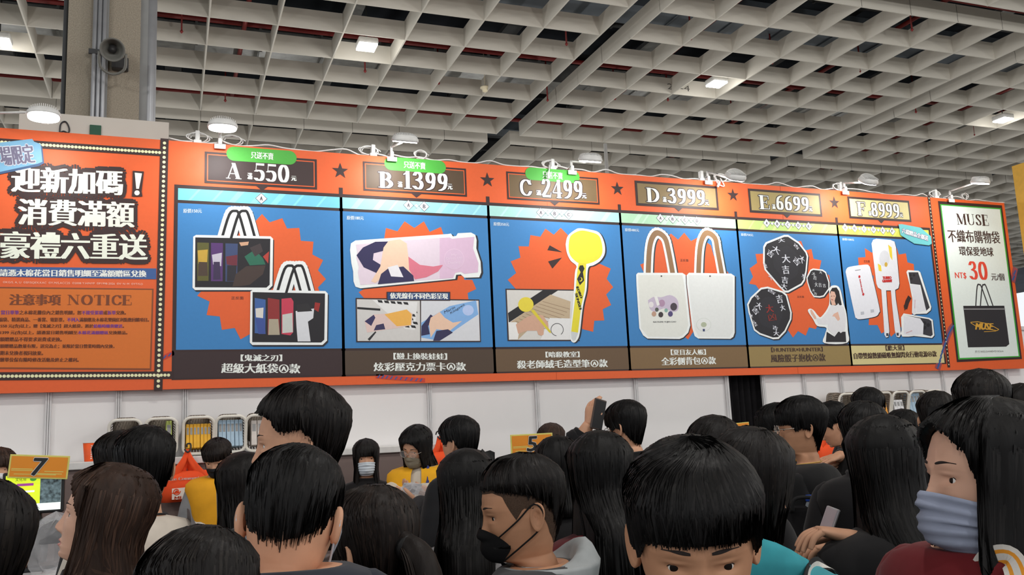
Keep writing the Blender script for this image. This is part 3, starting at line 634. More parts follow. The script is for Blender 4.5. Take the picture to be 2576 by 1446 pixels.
die([(572, 745), (600, 690), (620, 680), (690, 688), (715, 705), (740, 780), (740, 830), (700, 885), (670, 892), (625, 888), (600, 850), (577, 780)], .9, 5)
die([(140, 940), (165, 890), (240, 820), (290, 812), (400, 845), (430, 870), (465, 1000), (462, 1050), (420, 1140), (370, 1192), (330, 1195), (230, 1160), (190, 1130), (150, 1000)], .93, 7)
cut(P, cE, [(735, 830), (755, 806), (795, 806), (820, 840), (840, 930), (862, 1010), (872, 1130), (868, 1220), (700, 1222), (706, 1160), (715, 1110), (650, 1098), (620, 1050), (582, 990), (598, 972), (625, 985), (655, 1022), (680, 1030), (735, 945)], OUTL, 8, 5, 6, True)
P.poly([cE(*p) for p in [(758, 822), (790, 818), (808, 845), (828, 945), (812, 950), (800, 930), (792, 985), (785, 950), (748, 945), (744, 935), (742, 850)]], (34, 28, 30), 9.2)
P.poly([cE(*p) for p in [(742, 870), (750, 845), (775, 850), (786, 880), (776, 915), (785, 945), (756, 948), (745, 905)]], (222, 178, 158), 9.5)
P.poly([cE(*p) for p in [(750, 945), (775, 955), (800, 940), (840, 960), (858, 1040), (850, 1130), (820, 1150), (800, 1130), (775, 1172), (745, 1140), (728, 1120), (728, 1085), (660, 1085), (640, 1040), (680, 1045), (720, 1000)]], (222, 222, 226), 9.7)
P.poly([cE(*p) for p in [(598, 985), (608, 978), (640, 1030), (645, 1045), (632, 1050), (605, 1010)]], (222, 178, 158), 9.5); P.poly([cE(*p) for p in [(770, 1010), (800, 995), (815, 1050), (800, 1062), (775, 1030), (758, 1028)]], (222, 178, 158), 10)
P.poly([cE(*p) for p in [(712, 1215), (718, 1140), (775, 1176), (802, 1140), (855, 1140), (860, 1215)]], (38, 36, 42), 9.6)
P.line([cE(752, 905), cE(764, 910)], .006, (170, 60, 60), 10.2); P.line([cE(750, 882), cE(757, 881)], .005, (40, 30, 30), 10.2); P.line([cE(768, 880), cE(776, 882)], .005, (40, 30, 30), 10.2)
# F: power banks and phones
P = panels[5][0]
burst(P, cF, [(292, 1100), (295, 1040), (330, 900), (330, 720), (215, 640), (210, 578), (268, 575), (262, 505), (315, 540), (420, 480), (510, 505), (525, 555), (580, 545), (592, 615), (640, 628), (645, 700), (660, 800), (640, 1000), (560, 1100), (465, 1190), (440, 1140), (390, 1165), (360, 1100)])
cut(P, cF, [(112, 690), (120, 665), (150, 648), (270, 632), (295, 645), (308, 680), (372, 960), (370, 1005), (340, 1035), (225, 1055), (195, 1045), (180, 1010)], (230, 232, 240), 6, 6, 5, True)
cut(P, cF, [(312, 470), (325, 440), (350, 433), (460, 442), (490, 455), (502, 500), (528, 780), (520, 815), (495, 828), (500, 900), (535, 1120), (540, 1170), (528, 1195), (505, 1190), (492, 1140), (470, 930), (462, 832), (425, 832), (432, 950), (450, 1150), (442, 1192), (425, 1197), (412, 1175), (405, 1060), (388, 826), (362, 810), (350, 780)], (230, 232, 238), 7, 5, 5)
P.poly([cF(*p) for p in [(440, 478), (468, 500), (474, 600), (455, 570)]], (232, 206, 60), 8); P.poly([cF(*p) for p in [(360, 625), (385, 640), (390, 685), (368, 680)]], (232, 206, 60), 8)
P.poly([cF(*p) for p in ell(412, 585, 40, 62, 20)], (214, 216, 222), 8.2); P.poly([cF(*p) for p in ell(424, 632, 12, 18, 12)], (206, 170, 70), 8.5)
for x, y in ((240, 1010), (316, 993)): P.poly([cF(*p) for p in [(x-12, y-12), (x+14, y-15), (x+16, y+8), (x-10, y+12)]], (186, 190, 200), 7)
for x, y in ((434, 1175), (514, 1172)): P.poly([cF(*p) for p in [(x-9, y-12), (x+8, y-12), (x+9, y+10), (x-8, y+10)]], (60, 60, 70), 8)
P.line([cF(186, 678), cF(226, 672)], .008, (150, 152, 160), 7)
cut(P, cF, [(582, 690), (592, 675), (675, 680), (690, 692), (775, 960), (770, 985), (738, 1012), (660, 1015), (640, 1022), (625, 1005), (628, 900), (605, 780)], OUTL, 7, 5, 5)
P.poly([cF(*p) for p in [(598, 692), (672, 692), (762, 965), (735, 990), (690, 790), (612, 780)]], (56, 56, 64), 8); P.poly([cF(*p) for p in [(610, 790), (680, 788), (735, 985), (665, 1002), (640, 900)]], (224, 226, 234), 8.4); P.poly([cF(*p) for p in [(630, 880), (652, 900), (655, 1010), (635, 1005)]], (224, 226, 234), 8.5)
for x, y in ((612, 715), (640, 715), (620, 742)): P.poly([cF(*p) for p in ell(x, y, 10, 11, 10)], (34, 34, 40), 8.7)
cut(P, cF, [(540, 1040), (560, 1010), (760, 1045), (785, 1060), (798, 1180), (780, 1200), (640, 1185), (600, 1190), (550, 1190), (538, 1165), (545, 1140)], OUTL, 8, 5, 5)
P.poly([cF(*p) for p in [(562, 1022), (755, 1055), (775, 1070), (785, 1175), (770, 1188), (700, 1170), (690, 1050)]], (56, 56, 64), 8.8); P.poly([cF(*p) for p in [(562, 1030), (690, 1052), (715, 1090), (710, 1172), (600, 1178), (560, 1170)]], (224, 226, 234), 9.2)
for x, y in ((722, 1085), (722, 1120), (750, 1100)): P.poly([cF(*p) for p in ell(x, y, 14, 15, 12)], (34, 34, 40), 9.1)
for a in (((618, 880), (595, 935), (585, 1)),): P.line([cF(605, 890), cF(590, 920), cF(578, 962)], .05, BROWN, 6.5)
P.poly([cF(*p) for p in [(562, 945), (592, 955), (570, 990)]], BROWN, 6.6)
lb = [(519, 322), (545, 320), (690, 348), (770, 415), (776, 470), (755, 484), (640, 470), (535, 405)]
P.poly([cF(x+5, y+5) for x, y in lb], (40, 70, 80), 12); P.poly([cF(*p) for p in lb], (110, 200, 205), 13)
# build the panels with their lettering
mul = 'A B C D E F'.split()
titles = [('【鬼滅之刃】', (418, 1265, 655, 1265, 38), '超級大紙袋Ⓐ款', (308, 1323, 758, 1326, 55)), ('【戀上換裝娃娃】', (360, 1243, 686, 1245, 40), '炫彩壓克力票卡Ⓐ款', (240, 1308, 800, 1305, 52)),
          ('【暗殺教室】', (418, 1270, 640, 1268, 38), '殺老師絨毛造型筆Ⓐ款', (232, 1335, 822, 1325, 52)), ('【夏目友人帳】', (408, 1268, 655, 1266, 40), '全彩側背包Ⓐ款', (342, 1332, 725, 1324, 54)),
          ('【HUNTER×HUNTER】', (316, 1271, 692, 1266, 36), '風險骰子抱枕Ⓐ款', (312, 1334, 712, 1325, 56)), ('【膽大黨】', (422, 1278, 568, 1276, 40), '自帶雙線數顯磁吸無線閃充行動電源Ⓐ款', (175, 1340, 818, 1322, 46))]
orig = [('原價150元', cA, (92, 430, 198, 430, 24)), ('原價180元', cB, (77, 404, 180, 406, 24)), ('原價350元', cC, (80, 421, 182, 425, 23)), ('原價480元', cD, (88, 411, 187, 415, 22)), ('原價750元', cE, (97, 433, 186, 437, 20)), ('原價1580元', cF, (87, 436, 178, 440, 18))]
dia = [(cA, 536, 360, 0, 32), (cB, 499, 332, 95, 32), (cC, 478, 355, 90, 32), (cD, 464, 340, 85, 30), (cE, 437, 362, 76.5, 27), (cF, 292, 360, 73, 26)]
for i, (P, sc, bc, L) in enumerate(panels):
    o = P.done('prize_panel', sign, 'blue panel showing prize '+L)
    T = Print(); c = orig[i][1]; k = 2.2587 if i == 0 else (2.4095, 2.582, 2.7806, 2.8906, 3.0767)[i-1]
    s, _, (x0, y0, x1, y1, h) = orig[i]; T.text(s, c(x0, y0), c(x1, y1), h/k, (205, 222, 235), 4, .001)
    a, (x0, y0, x1, y1, h), b, (X0, Y0, X1, Y1, Hh) = titles[i]
    tc = PW if i < 4 else (70, 50, 40)
    T.text(a, c(x0, y0), c(x1, y1), h/k, tc, 4, .003); T.text(b, c(X0, Y0), c(X1, Y1), Hh/k, tc, 4, .0036)
    c, x, y, st, r = dia[i]; n = i+1
    for q in range(n):
        xx = x+(q-(n-1)/2)*st; yy = y+(q-(n-1)/2)*st*.075
        uv = S(*c(xx, yy)); R = .047
        T.poly([(uv[0]-R, uv[1]), (uv[0], uv[1]-R), (uv[0]+R, uv[1]), (uv[0], uv[1]+R)], (90, 100, 110), 3.6, False); R -= .006
        T.poly([(uv[0]-R, uv[1]), (uv[0], uv[1]-R), (uv[0]+R, uv[1]), (uv[0], uv[1]+R)], (236, 240, 242), 4, False)
        T.text(mul[q], c(xx-r*.27, yy-1), c(xx+r*.27, yy+1), r*.72/k, (72, 66, 80), 5, .0018)
        if q < n-1:
            xp, yp = xx+st/2, yy+st*.037; uv = S(*c(xp, yp))
            for w, m in ((.021, (90, 100, 110)), (.017, (240, 244, 244))):
                T.rect(uv[0]-w, uv[1]-w*.33, uv[0]+w, uv[1]+w*.33, m, 5+(.021-w)*200); T.rect(uv[0]-w*.33, uv[1]-w, uv[0]+w*.33, uv[1]+w, m, 5.1+(.021-w)*200)
    if i == 0: T.text('正反面', cA(365, 925), cA(435, 925), 18/k, BROWN, 4.5)
    if i == 1:
        T.text('依光線有不同色彩呈現', cB(338, 877), cB(690, 880), 36/k, PW, 11, .003)
        T.text('My', cB(712, 632), cB(742, 630), 18/k, (236, 214, 232), 9.5); T.text('Dress-Up', cB(680, 655), cB(775, 650), 20/k, (236, 214, 232), 9.5); T.text('Darling', cB(690, 680), cB(765, 676), 20/k, (236, 214, 232), 9.5)
        T.text('Marin', cB(668, 978), cB(732, 945), 16/k, (30, 30, 40), 10, slant=.3); T.text('Kitagawa', cB(705, 985), cB(790, 930), 18/k, (30, 30, 40), 10, slant=.3)
    if i == 2:
        T.text('KORO', cC(622, 828), cC(652, 905), 18/k, (30, 30, 28), 10, .004); T.text('SENSEI', cC(615, 870), cC(645, 978), 18/k, (30, 30, 28), 10, .004)
    if i == 3:
        T.text('NATSUME YUJIN-CHO', cD(284, 1058), cD(445, 1056), 13/k, (110, 112, 112), 9, .001); T.text('正反面', cD(475, 625), cD(532, 626), 18/k, BROWN, 4.5)
    if i == 4:
        T.text('正反面', cE(505, 886), cE(555, 886), 15/k, BROWN, 4.5)
        wd = (214, 216, 226)
        for t, l, r, h in (('大', (392, 610), (452, 608), 60), ('吉', (395, 690), (447, 688), 62), ('大', (322, 528), (378, 560), 52), ('吉', (288, 555), (330, 590), 46), ('大', (520, 590), (555, 632), 46), ('吉', (480, 605), (520, 652), 46), ('大', (365, 480), (414, 474), 26), ('吉', (480, 500), (516, 540), 26), ('吉', (390, 760), (438, 768), 48), ('大', (385, 805), (432, 815), 40), ('大', (300, 726), (325, 760), 26), ('大', (538, 745), (562, 720), 26), ('吉', (262, 640), (285, 680), 22)):
            T.text(t, cE(*l), cE(*r), h/k, wd, 8.5 if True else 7, .0025)
        for t, l, r, h in (('大', (612, 712), (636, 728), 26), ('吉', (620, 745), (646, 752), 28), ('大', (630, 797), (654, 797), 34), ('吉', (658, 800), (682, 800), 30), ('吉', (690, 805), (712, 805), 26), ('大', (612, 835), (632, 845), 22), ('吉', (625, 862), (648, 866), 20), ('大', (664, 706), (686, 712), 20)): T.text(t, cE(*l), cE(*r), h/k, (196, 200, 204), 8.6, .0015)
        for t, l, r, h in (('大', (205, 935), (245, 965), 46), ('吉', (182, 965), (218, 1010), 42), ('吉', (352, 905), (398, 898), 60), ('大', (380, 970), (414, 960), 44), ('吉', (325, 1105), (362, 1120), 30), ('大', (330, 1150), (372, 1152), 36), ('吉', (198, 870), (228, 905), 24), ('吉', (285, 830), (345, 865), 24), ('大', (160, 1010), (180, 1040), 24), ('吉', (180, 1060), (212, 1100), 24)): T.text(t, cE(*l), cE(*r), h/k, wd, 10.5, .0025)
        T.text('大', cE(275, 975), cE(330, 968), 56/k, (150, 40, 36), 10.6, .003); T.text('凶', cE(292, 1040), cE(350, 1030), 52/k, (120, 44, 40), 10.6, .003)
    if i == 5:
        T.text('六檔贈品全都送', cF(543, 368), cF(748, 432), 38/k, (236, 242, 244), 15, .003, (120, 110, 150), .005)
        T.text('TURBO', cF(396, 735), cF(466, 733), 22/k, (196, 40, 40), 10, .004); T.text('GRANNY', cF(394, 760), cF(473, 758), 22/k, (196, 40, 40), 10, .004)
        T.text('DAN DA DAN', cF(222, 745), cF(243, 850), 11/k, (196, 40, 46), 9, .002); T.poly([cF(*p) for p in ell(218, 726, 8, 11, 10)], (196, 40, 46), 9); T.poly([cF(*p) for p in ell(248, 862, 8, 11, 10)], (196, 40, 46), 9)
        T.text('DAN DA DAN', cF(648, 905), cF(645, 970), 7/k, (196, 40, 46), 10); T.text('DAN DA DAN', cF(578, 1162), cF(625, 1144), 7/k, (196, 40, 46), 11)
        T.text('正反面', cF(253, 606), cF(300, 608), 18/k, BROWN, 4.5)
    T.done('lettering', o, 'printed captions and marks of prize '+L)
# ---- shopping bag poster at the right end
P = Print()
for pts, m, l in (([(165, 182), (612, 213), (752, 1286), (298, 1308)], BROWN, 2), ([(180, 204), (604, 233), (738, 1272), (308, 1290)], (62, 170, 62), 3), ([(188, 213), (597, 241), (728, 1265), (316, 1279)], (228, 238, 234), 4)):
    P.poly([cG(*p) for p in pts], m, l)
for h in ([(428, 915), (438, 780), (455, 768), (468, 785), (515, 915)], [(460, 915), (472, 785), (485, 768), (500, 780), (548, 915)]):
    P.line([cG(*p) for p in [(v.x, v.y) for v in spline([Vector((a, b, 0)) for a, b in h], 4)]], .016, (50, 50, 54), 5)
P.poly([cG(*p) for p in [(340, 915), (627, 914), (662, 1182), (640, 1200), (374, 1205)]], (46, 45, 48), 6); P.line([cG(342, 938), cG(630, 937)], .012, (150, 150, 152), 7)
gold = (210, 160, 60)
P.line([cG(*p) for p in [(392, 1030), (440, 1026), (520, 1042), (588, 1080), (575, 1088), (500, 1076), (430, 1058), (392, 1034)]], .008, gold, 7); P.line([cG(485, 1096), cG(568, 1092)], .006, gold, 7)
po = P.done('shopping_bag_poster', sign, 'white poster with green border and black bag')
T = Print()
T.text('MUSE', cG(293, 308), cG(515, 318), 78/2.779, (66, 46, 44), 6, serif=True); T.text('不織布購物袋', cG(232, 425), cG(595, 439), 86/2.779, (66, 48, 46), 6, .003); T.text('環保愛地球', cG(310, 530), cG(551, 539), 62/2.779, (66, 48, 46), 6, .003)
T.text('NT$', cG(282, 704), cG(362, 706), 46/2.779, (224, 74, 58), 6, serif=True) if False else T.text('NT$', cG(282, 704), cG(362, 706), 46/2.779, (224, 74, 58), 6, .002)
T.text('30', cG(378, 666), cG(508, 671), 124/2.779, (224, 74, 58), 6, serif=True); T.text('元/個', cG(535, 712), cG(627, 714), 50/2.779, (66, 48, 46), 6, .002); T.text('尺寸:W53.5×H40×D14.5cm', cG(422, 1236), cG(620, 1230), 17/2.779, (90, 84, 84), 6)
T.text('MUSE', cG(425, 1058), cG(548, 1060), 46/2.779, gold, 8, .007, slant=.35)
T.done('lettering', po, 'brown and red poster lettering')

# the bay number stencilled on a ceiling blade beside its lamp
vs, fs, _ = font_mesh('24-4'); lo, hi = vs.min(0), vs.max(0); q = (vs-lo)/(hi-lo); p0 = cw(9.45, -3.0); p1 = cw(9.95, -3.0); mb = MB()
mb.add([tuple(p0+(p1-p0)*a+Vector((0, -.0165, .1+.13*b))) for a, b in q], fs, joint_m); mb.build('bay_number', ceil)
# ================================================================== booth behind and under the sign
YW = 7.09
alu = mat('anodised_post', (206, 205, 206), 0.45, 0.4, 0.04, 10)
wpan = mat('white_booth_panel', (230, 228, 228), 0.55, 0.3, 0.02, 2)
US = [-.345, -.281, -.217, -.153, -.089, -.025, .039, .1725, .306, .443, .582, .722]
UR_ = [.782, .852, .918, .985, 1.05, 1.114, 1.18, 1.25, 1.32]
for nm, us in (('wall_back', US), ('wall_right', UR_)):
    a, b = us[0]*YW, us[-1]*YW
    w = struct(MB().box(((a+b)/2, YW+0.02, 1.24), (b-a, 0.02, 2.48), wpan).build(nm), 'white booth wall panels under the sign' if nm == 'wall_back' else 'white booth wall panels right of the black curtain')
    for u in us:
        mb = MB()
        for dx in (-.014, 0, .014): mb.box((u*YW+dx, YW-0.004, 1.24), (0.011, 0.028+(.006 if dx == 0 else 0), 2.48), alu)
        mb.build('post', w)
    MB().box(((a+b)/2, YW, 2.46), (b-a, 0.04, 0.04), alu).build('top_rail', w)
# sign brackets to the wall
for u in (-.1, .2, .5, .72, .9, 1.1):
    MB().box((u*YW-ORG.x, 0.074, 0.2), (0.04, 0.03, 0.04), alu).build('bracket', sign)
# black curtain in the gap
cm = mat('black_curtain_cloth', (26, 25, 27), 0.9, 0.1, 0.2, 12)
t = thing('curtain', 'black curtain hanging in the gap between the white booth walls', 'curtain', (.752*YW, YW+0.1, 0))
pts = [(-.3+.6*i/60, .03*math.sin(i*.9)+.012*math.sin(i*2.3)) for i in range(61)]
mb = MB(); mb.loft([[Vector((x, y*(1 if z < 2.4 else .5), z)) for x, y in pts] for z in (0.02, .8, 1.6, 2.3, 2.47)], cm, False, False)
mb.loft([[Vector((x, y+.012, z)) for x, y in pts] for z in (0.02, 2.47)], cm, False, False); mb.build('drape', t)
MB().tube([(-.3, 0, 2.475), (.3, 0, 2.475)], .012, alu, 8, sub=1).build('rail', t)
# white storage tower behind the sign's left end, its green notice
a, b = ony(48, 300, 7.7), ony(425, 310, 7.7); zt = ony(300, 298, 7.7).z
twr = mat('white_tower_panel', (196, 194, 186), 0.7, 0.2, 0.03, 3)
t = thing('storage_tower', 'white box-like booth tower rising behind the left end of the sign', 'booth tower', ((a.x+b.x)/2, 8.0, 0))
MB().box((0, 0, zt/2), (b.x-a.x, 0.6, zt), twr).build('tower_wall', t)
p = ony(240, 331, 7.69)
tag(MB().rbox((0, 0, 0), (0.085, 0.012, 0.11), 0.003, mat('dark_green_plate', (24, 78, 56), 0.5)).build('green_notice', origin=None), 'small dark green plate on the white tower behind the sign', 'notice plate').location = (p.x, 7.69, p.z)
# neighbouring booth at the right edge
e = ony(2537, 505, YS)
yel = mat('yellow_fascia', (222, 170, 62), 0.6)
t = thing('neighbour_booth_wall', 'side wall of next booth with yellow top, at the right edge', 'booth wall', (e.x+0.06, YS, 0))
MB().box((0.03, -1.4, (e.z+2.9)/2+.2), (0.05, 2.7, e.z-2.9+.4), yel).build('yellow_fascia', t)
MB().box((0.03, -1.4, 1.55), (0.05, 2.7, 3.1), mat('white_poster_board', (214, 212, 218), 0.6)).build('white_board', t)
q = MB(); q.box((-0.003, -.52, 2.45), (0.012, 0.62, 0.95), mat('pale_frame', (190, 180, 160), 0.5)); q.build('picture_frame', t)
q = MB(); q.box((-0.012, -.5, 2.5), (0.004, 0.5, 0.75), mat('printed_scene', (120, 124, 140), 0.5, 0.3, 0.5, 9)); q.build('picture', t)
# ------------------------------------------------------------------ shelf units along the wall
SHY = YW-.19
ZS = ony(205, 1162, SHY-.18).z
top_m = mat('white_laminate', (214, 212, 210), 0.45); tau = mat('taupe_cabinet', (118, 102, 98), 0.6, 0.3, 0.04, 3)
def shelf(xa, xb, label):
    t = thing('wall_cabinet', label, 'cabinet', ((xa+xb)/2, SHY, 0), 0, 'cabinets along the booth wall')
    L = xb-xa
    MB().rbox((0, 0, ZS-0.025), (L, 0.36, 0.05), 0.006, top_m).build('top', t)
    MB().box((0, 0.01, (ZS-.05)/2), (L-.04, 0.31, ZS-.05), tau).build('body', t)
    n = max(1, round(L/.95))
    for i in range(n):
        d = MB().rbox((-L/2+L*(i+.5)/n, -.152, (ZS-.05)/2+.03), (L/n-.02, 0.018, ZS-.2), .004, tau).build('door', t)
        MB().rbox((-L/2+L*(i+.9)/n, -.168, 1.0), (0.012, 0.016, 0.14), .004, alu).build('handle', d)
xl, xm = ony(-250, 1170, SHY-.18).x, ony(1112, 1128, SHY-.18).x
shelf(xl, xm, 'long white-topped taupe cabinet along the wall at left')
shelf(ony(1945, 1070, SHY-.18).x, 10.2, 'white-topped taupe cabinet along the wall at right')
# ------------------------------------------------------------------ baskets with stock
bk = mat('cream_basket_rim', (222, 218, 208), 0.4); bki = mat('grey_brown_basket', (128, 118, 106), 0.6)
def rrect(w, h, r, n=5):
    out = []
    for cx, cy, a0 in ((w/2-r, h/2-r, 0), (-w/2+r, h/2-r, 90), (-w/2+r, -h/2+r, 180), (w/2-r, -h/2+r, 270)):
        for k in range(n+1):
            a = math.radians(a0+90*k/n); out.append((cx+r*math.cos(a), cy+r*math.sin(a)))
    return out
def basket_meshes():
    W_, H_, D_ = .205, .262, .2
    t = thing('basket', '-', 'basket', (0, 0, 0), 0, 'cream plastic baskets on the wall cabinets')
    R = rrect(W_, H_, .05)
    mb = MB(); mb.tube([(x, -D_/2, z) for x, z in R+R[:1]], .011, bk, 8, sub=1, cap=False)
    mb.build('rim', t)
    mb = MB(); r1 = rrect(W_, H_, .05); r2 = rrect(W_*.8, H_*.8, .04)
    def ring(f): return [Vector((a[0]*(1-f)+b[0]*f, -D_/2+D_*f, a[1]*(1-f)+b[1]*f)) for a, b in zip(r1, r2)]
    for f0, f1 in ((0, .12), (.44, .54), (.88, 1.0)): mb.loft([ring(f0), ring(f1)], bki, False)
    R0, R1 = ring(.1), ring(.9)
    def pt(Rg, t):
        per = [0]
        for i in range(len(Rg)): per.append(per[-1]+(Rg[(i+1) % len(Rg)]-Rg[i]).length)
        d = t*per[-1]
        for i in range(len(Rg)):
            if d <= per[i+1]: return Rg[i].lerp(Rg[(i+1) % len(Rg)], (d-per[i])/max(per[i+1]-per[i], 1e-9))
        return Rg[0]
    for k in range(40):
        a, b = k/40, k/40+.0125; mb.add([pt(R0, a), pt(R0, b), pt(R1, b), pt(R1, a)], [(0, 1, 2, 3)], bki)
    mb.loft([ring(.97), [v*1.0 for v in ring(1.0)]], bki, True); mb.build('basket_body', t)
    return t
proto = basket_meshes()
def copy_thing(o, loc, rot, label):
    c = o.copy(); COL.objects.link(c); c.location = loc; c.rotation_euler = rot; c['label'] = label
    for ch in o.children:
        d = ch.copy(); COL.objects.link(d); d.parent = c
    return c
TILT = math.radians(14)
BK = [(315, 'cream basket at the left end of the row behind the dark heads'), (405, 'second cream basket from the left end, green box in it'), (498, 'cream basket full of yellow boxes'), (578, 'cream basket full of light blue packs at left'), (652, 'cream basket partly behind the tall man\'s forehead'),
      (2116, 'right-hand cream basket standing empty by the leftmost right wall head'), (2158, 'cream basket half hidden behind the black hair at right'), (2205, 'cream basket with one orange box at right'), (2249, 'cream basket with small white boxes at right'), (2291, 'cream basket with light blue packs at right'), (2333, 'last cream basket at the right end')]
box_m = {k: mat('pack_'+k, c, 0.5, 0.4, 0.06, 30) for k, c in {'yellow': (236, 178, 40), 'blue': (170, 196, 216), 'green': (190, 206, 110), 'pale': (214, 206, 200), 'orange': (238, 160, 50), 'white': (226, 226, 228)}.items()}
lblm = mat('pack_print', (150, 150, 150), 0.5)
first = True
for i, (px, lab) in enumerate(BK):
    x = ony(px, 1100 if i < 5 else 1012, SHY-.03).x
    if i >= 5: x = ony(px, 1020, SHY-.03).x
    loc = (x, SHY-.01, ZS+.148+.02)
    if first: proto.location = loc; proto.rotation_euler = (TILT, 0, 0); proto['label'] = lab; first = False
    else: copy_thing(proto, loc, (TILT, 0, 0), lab)
    con = {1: [('green', 1, .2)], 2: [('yellow', 7, .17)], 3: [('blue', 6, .19)], 4: [('pale', 3, .18)], 7: [('orange', 1, .13)], 8: [('white', 3, .14)], 9: [('blue', 4, .2)], 10: [('green', 1, .15)]}.get(i, [])
    for kind, n, h in con:
        for k in range(n):
            bw = .17/max(n, 4)
            xx = x+((k-(n-1)/2)*bw if n > 1 else .05)
            mb = MB(); mb.rbox((0, 0, h/2), (bw*.92, .11, h), .003, box_m[kind]); mb.box((0, -.0555, h*.7), (bw*.6, .001, h*.3), lblm)
            o = mb.build('stock_box'); hh = h*(1+random.uniform(-.02, .02))
            o.location = (xx, SHY-.05, ZS+.05); o.rotation_euler = (math.radians(-9), 0, random.uniform(-.04, .04))
            w = {'yellow': 'slim yellow box standing in the basket of seven yellow boxes', 'blue': 'slim light blue pack in the left basket of blue packs' if i == 3 else 'light blue pack in the right-hand basket of blue packs', 'green': 'pale green pack in the second basket from left' if i == 1 else 'pale green pack in the last basket at right', 'pale': 'pale pack in the basket beside the tall man', 'orange': 'orange box alone in a right-hand basket', 'white': 'small white box in a basket on the right shelf'}[kind]
            tag(o, w, 'box', {'yellow': 'yellow boxes in a basket', 'blue': 'light blue packs in the left basket' if i == 3 else 'light blue packs in the right basket', 'green': None, 'pale': 'pale packs in the basket by the tall man', 'orange': None, 'white': 'white boxes in the right-hand basket'}[kind])
# paper cup
cup_m = mat('orange_paper_cup', (238, 92, 36), 0.5)
p = ony(225, 1148, SHY-.09); t = thing('paper_cup', 'orange paper cup with white dots standing on the cabinet top', 'cup', (p.x, SHY-.09, ZS))
MB().lathe((0, 0, 0), [(.030, 0), (.0315, .003), (.043, .125), (.041, .125), (.03, .01), (.001, .008)], cup_m, 24).build('cup_body', t)
MB().lathe((0, 0, 0), [(.043, .124), (.0455, .126), (.0455, .13), (.042, .13), (.041, .125)], WHITE, 24).build('rim', t)
mb = MB()
for k in range(7):
    for j, dx in enumerate((-.006, .01)):
        z = .02+k*.014; r = .0315+.0115*z/.125; a = -math.pi/2+.35+dx*8
        mb.ball((r*math.cos(a), r*math.sin(a), z), (.0035, .0035, .0045), WHITE, 6, 4)
mb.build('white_dots', t)
# ------------------------------------------------------------------ clip lamps on the sign's top edge
lw = mat('white_lamp_metal', (216, 216, 214), 0.4, 0.5); glass = mat('clip_lamp_glow', (255, 252, 246), 0.3, emit=14.0, var=0)
ZTW = ZT+ORG.z
CLIPS = [((553, 368), (560, 318), 1, 'clip lamp facing us, above the left edge of prize column A'), ((984, 382), (1019, 352), 1, 'clip lamp above prize column B'), ((1437, 430), (1485, 402), 1, 'clip lamp above prize column C'),
         ((1778, 442), (1850, 444), 0, 'low clip lamp lying along the top edge above prize D'), ((2122, 470), (2184, 455), 0, 'clip lamp with grey side above prizes E and F'), ((2388, 490), (2466, 458), 1, 'long-armed clip lamp above the bag poster'), ((-70, 330), (110, 290), 1, 'dazzling clip lamp above the left notice')]
for i, (c, h, on, lab) in enumerate(CLIPS):
    base = ony(c[0], c[1], YS-.01); base.z = ZTW; out = (.40, .42, .45, .42, .42, .55, .45)[i]
    hd = ony(h[0], h[1], YS-out)
    t = thing('clip_lamp', lab, 'lamp', base, 0, 'clip lamps along the top of the sign')
    L = hd-base
    mb = MB(); mb.rbox((0, -.022, -.028), (.085, .012, .04), .004, lw); mb.rbox((0, -.012, .012), (.03, .05, .05), .006, lw); mb.rbox((0, .07, -.02), (.07, .01, .05), .004, lw); mb.box((0, .025, .03), (.03, .1, .012), lw)
    mb.build('clamp', t)
    MB().tube([(0, -.01, .03), (0, -.012, .075), Vector((0, -.02, .085))], .012, lw, 8, sub=1).build('swivel', t)
    j = Vector((0, -.02, .08))
    hb = L+Vector((0, .10, .01))
    if i == 6: hb = L+Vector((-.1, .05, .03))
    MB().tube([j, hb], .009, lw, 8, sub=1).build('arm', t)
    # head: a shallow ribbed dome over a glowing lens, tipped towards the sign
    tp = math.radians((24, 20, 16, 42, 40, 14, 30)[i] if i not in (0, 6) else (-6 if i == 0 else -14)); R = Matrix.Rotation(tp, 3, 'X')
    rings = []
    for q, z in ((1.0, -.012), (1.03, .0), (1.0, .014), (.86, .034), (.6, .05), (.25, .056)):
        rings.append([L+R @ Vector((.105*q*math.copysign(abs(math.cos(a))**.8, math.cos(a)), .07*q*math.copysign(abs(math.sin(a))**.8, math.sin(a)), z)) for a in [2*math.pi*k/32 for k in range(32)]])
    mb = MB(); mb.loft(rings, lw)
    mb.rbox(L+R @ Vector((0, .075, .008)), (.06, .05, .035), .008, lw, R); mb.build('housing', t)
    mb = MB()
    for k in range(-7, 8):
        x = k*.0125; hgt = .048*math.sqrt(max(.05, 1-(x/.11)**2)); mb.box(L+R @ Vector((x, 0, .008+hgt*.6)), (.0035, .115*math.sqrt(max(.1, 1-(x/.11)**2)), hgt*.95), lw, R)
    mb.build('cooling_fins', t)
    mb = MB(); mb.loft([[L+R @ Vector((.098*math.copysign(abs(math.cos(a))**.8, math.cos(a)), .064*math.copysign(abs(math.sin(a))**.8, math.sin(a)), z)) for a in [2*math.pi*k/32 for k in range(32)]] for z in (-.02, -.012)], glass)
    mb.build('glowing_lens', t)
    l = bpy.data.lights.new('clip_lamp_light', 'AREA'); l.shape = 'RECTANGLE'; l.size = .18; l.size_y = .11; l.energy = CLIP_W*(1, 1, 1.1, 1, 1, .9, .8)[i]; l.color = (1, .98, .95)
    lo = bpy.data.objects.new('clip_lamp_light', l); COL.objects.link(lo); lo.parent = t
    lo.location = L+R @ Vector((0, 0, -.026))
    d = Vector((0, math.sin(math.radians(32)), -math.cos(math.radians(32)))); lo.rotation_euler = d.to_track_quat('-Z', 'Y').to_euler()
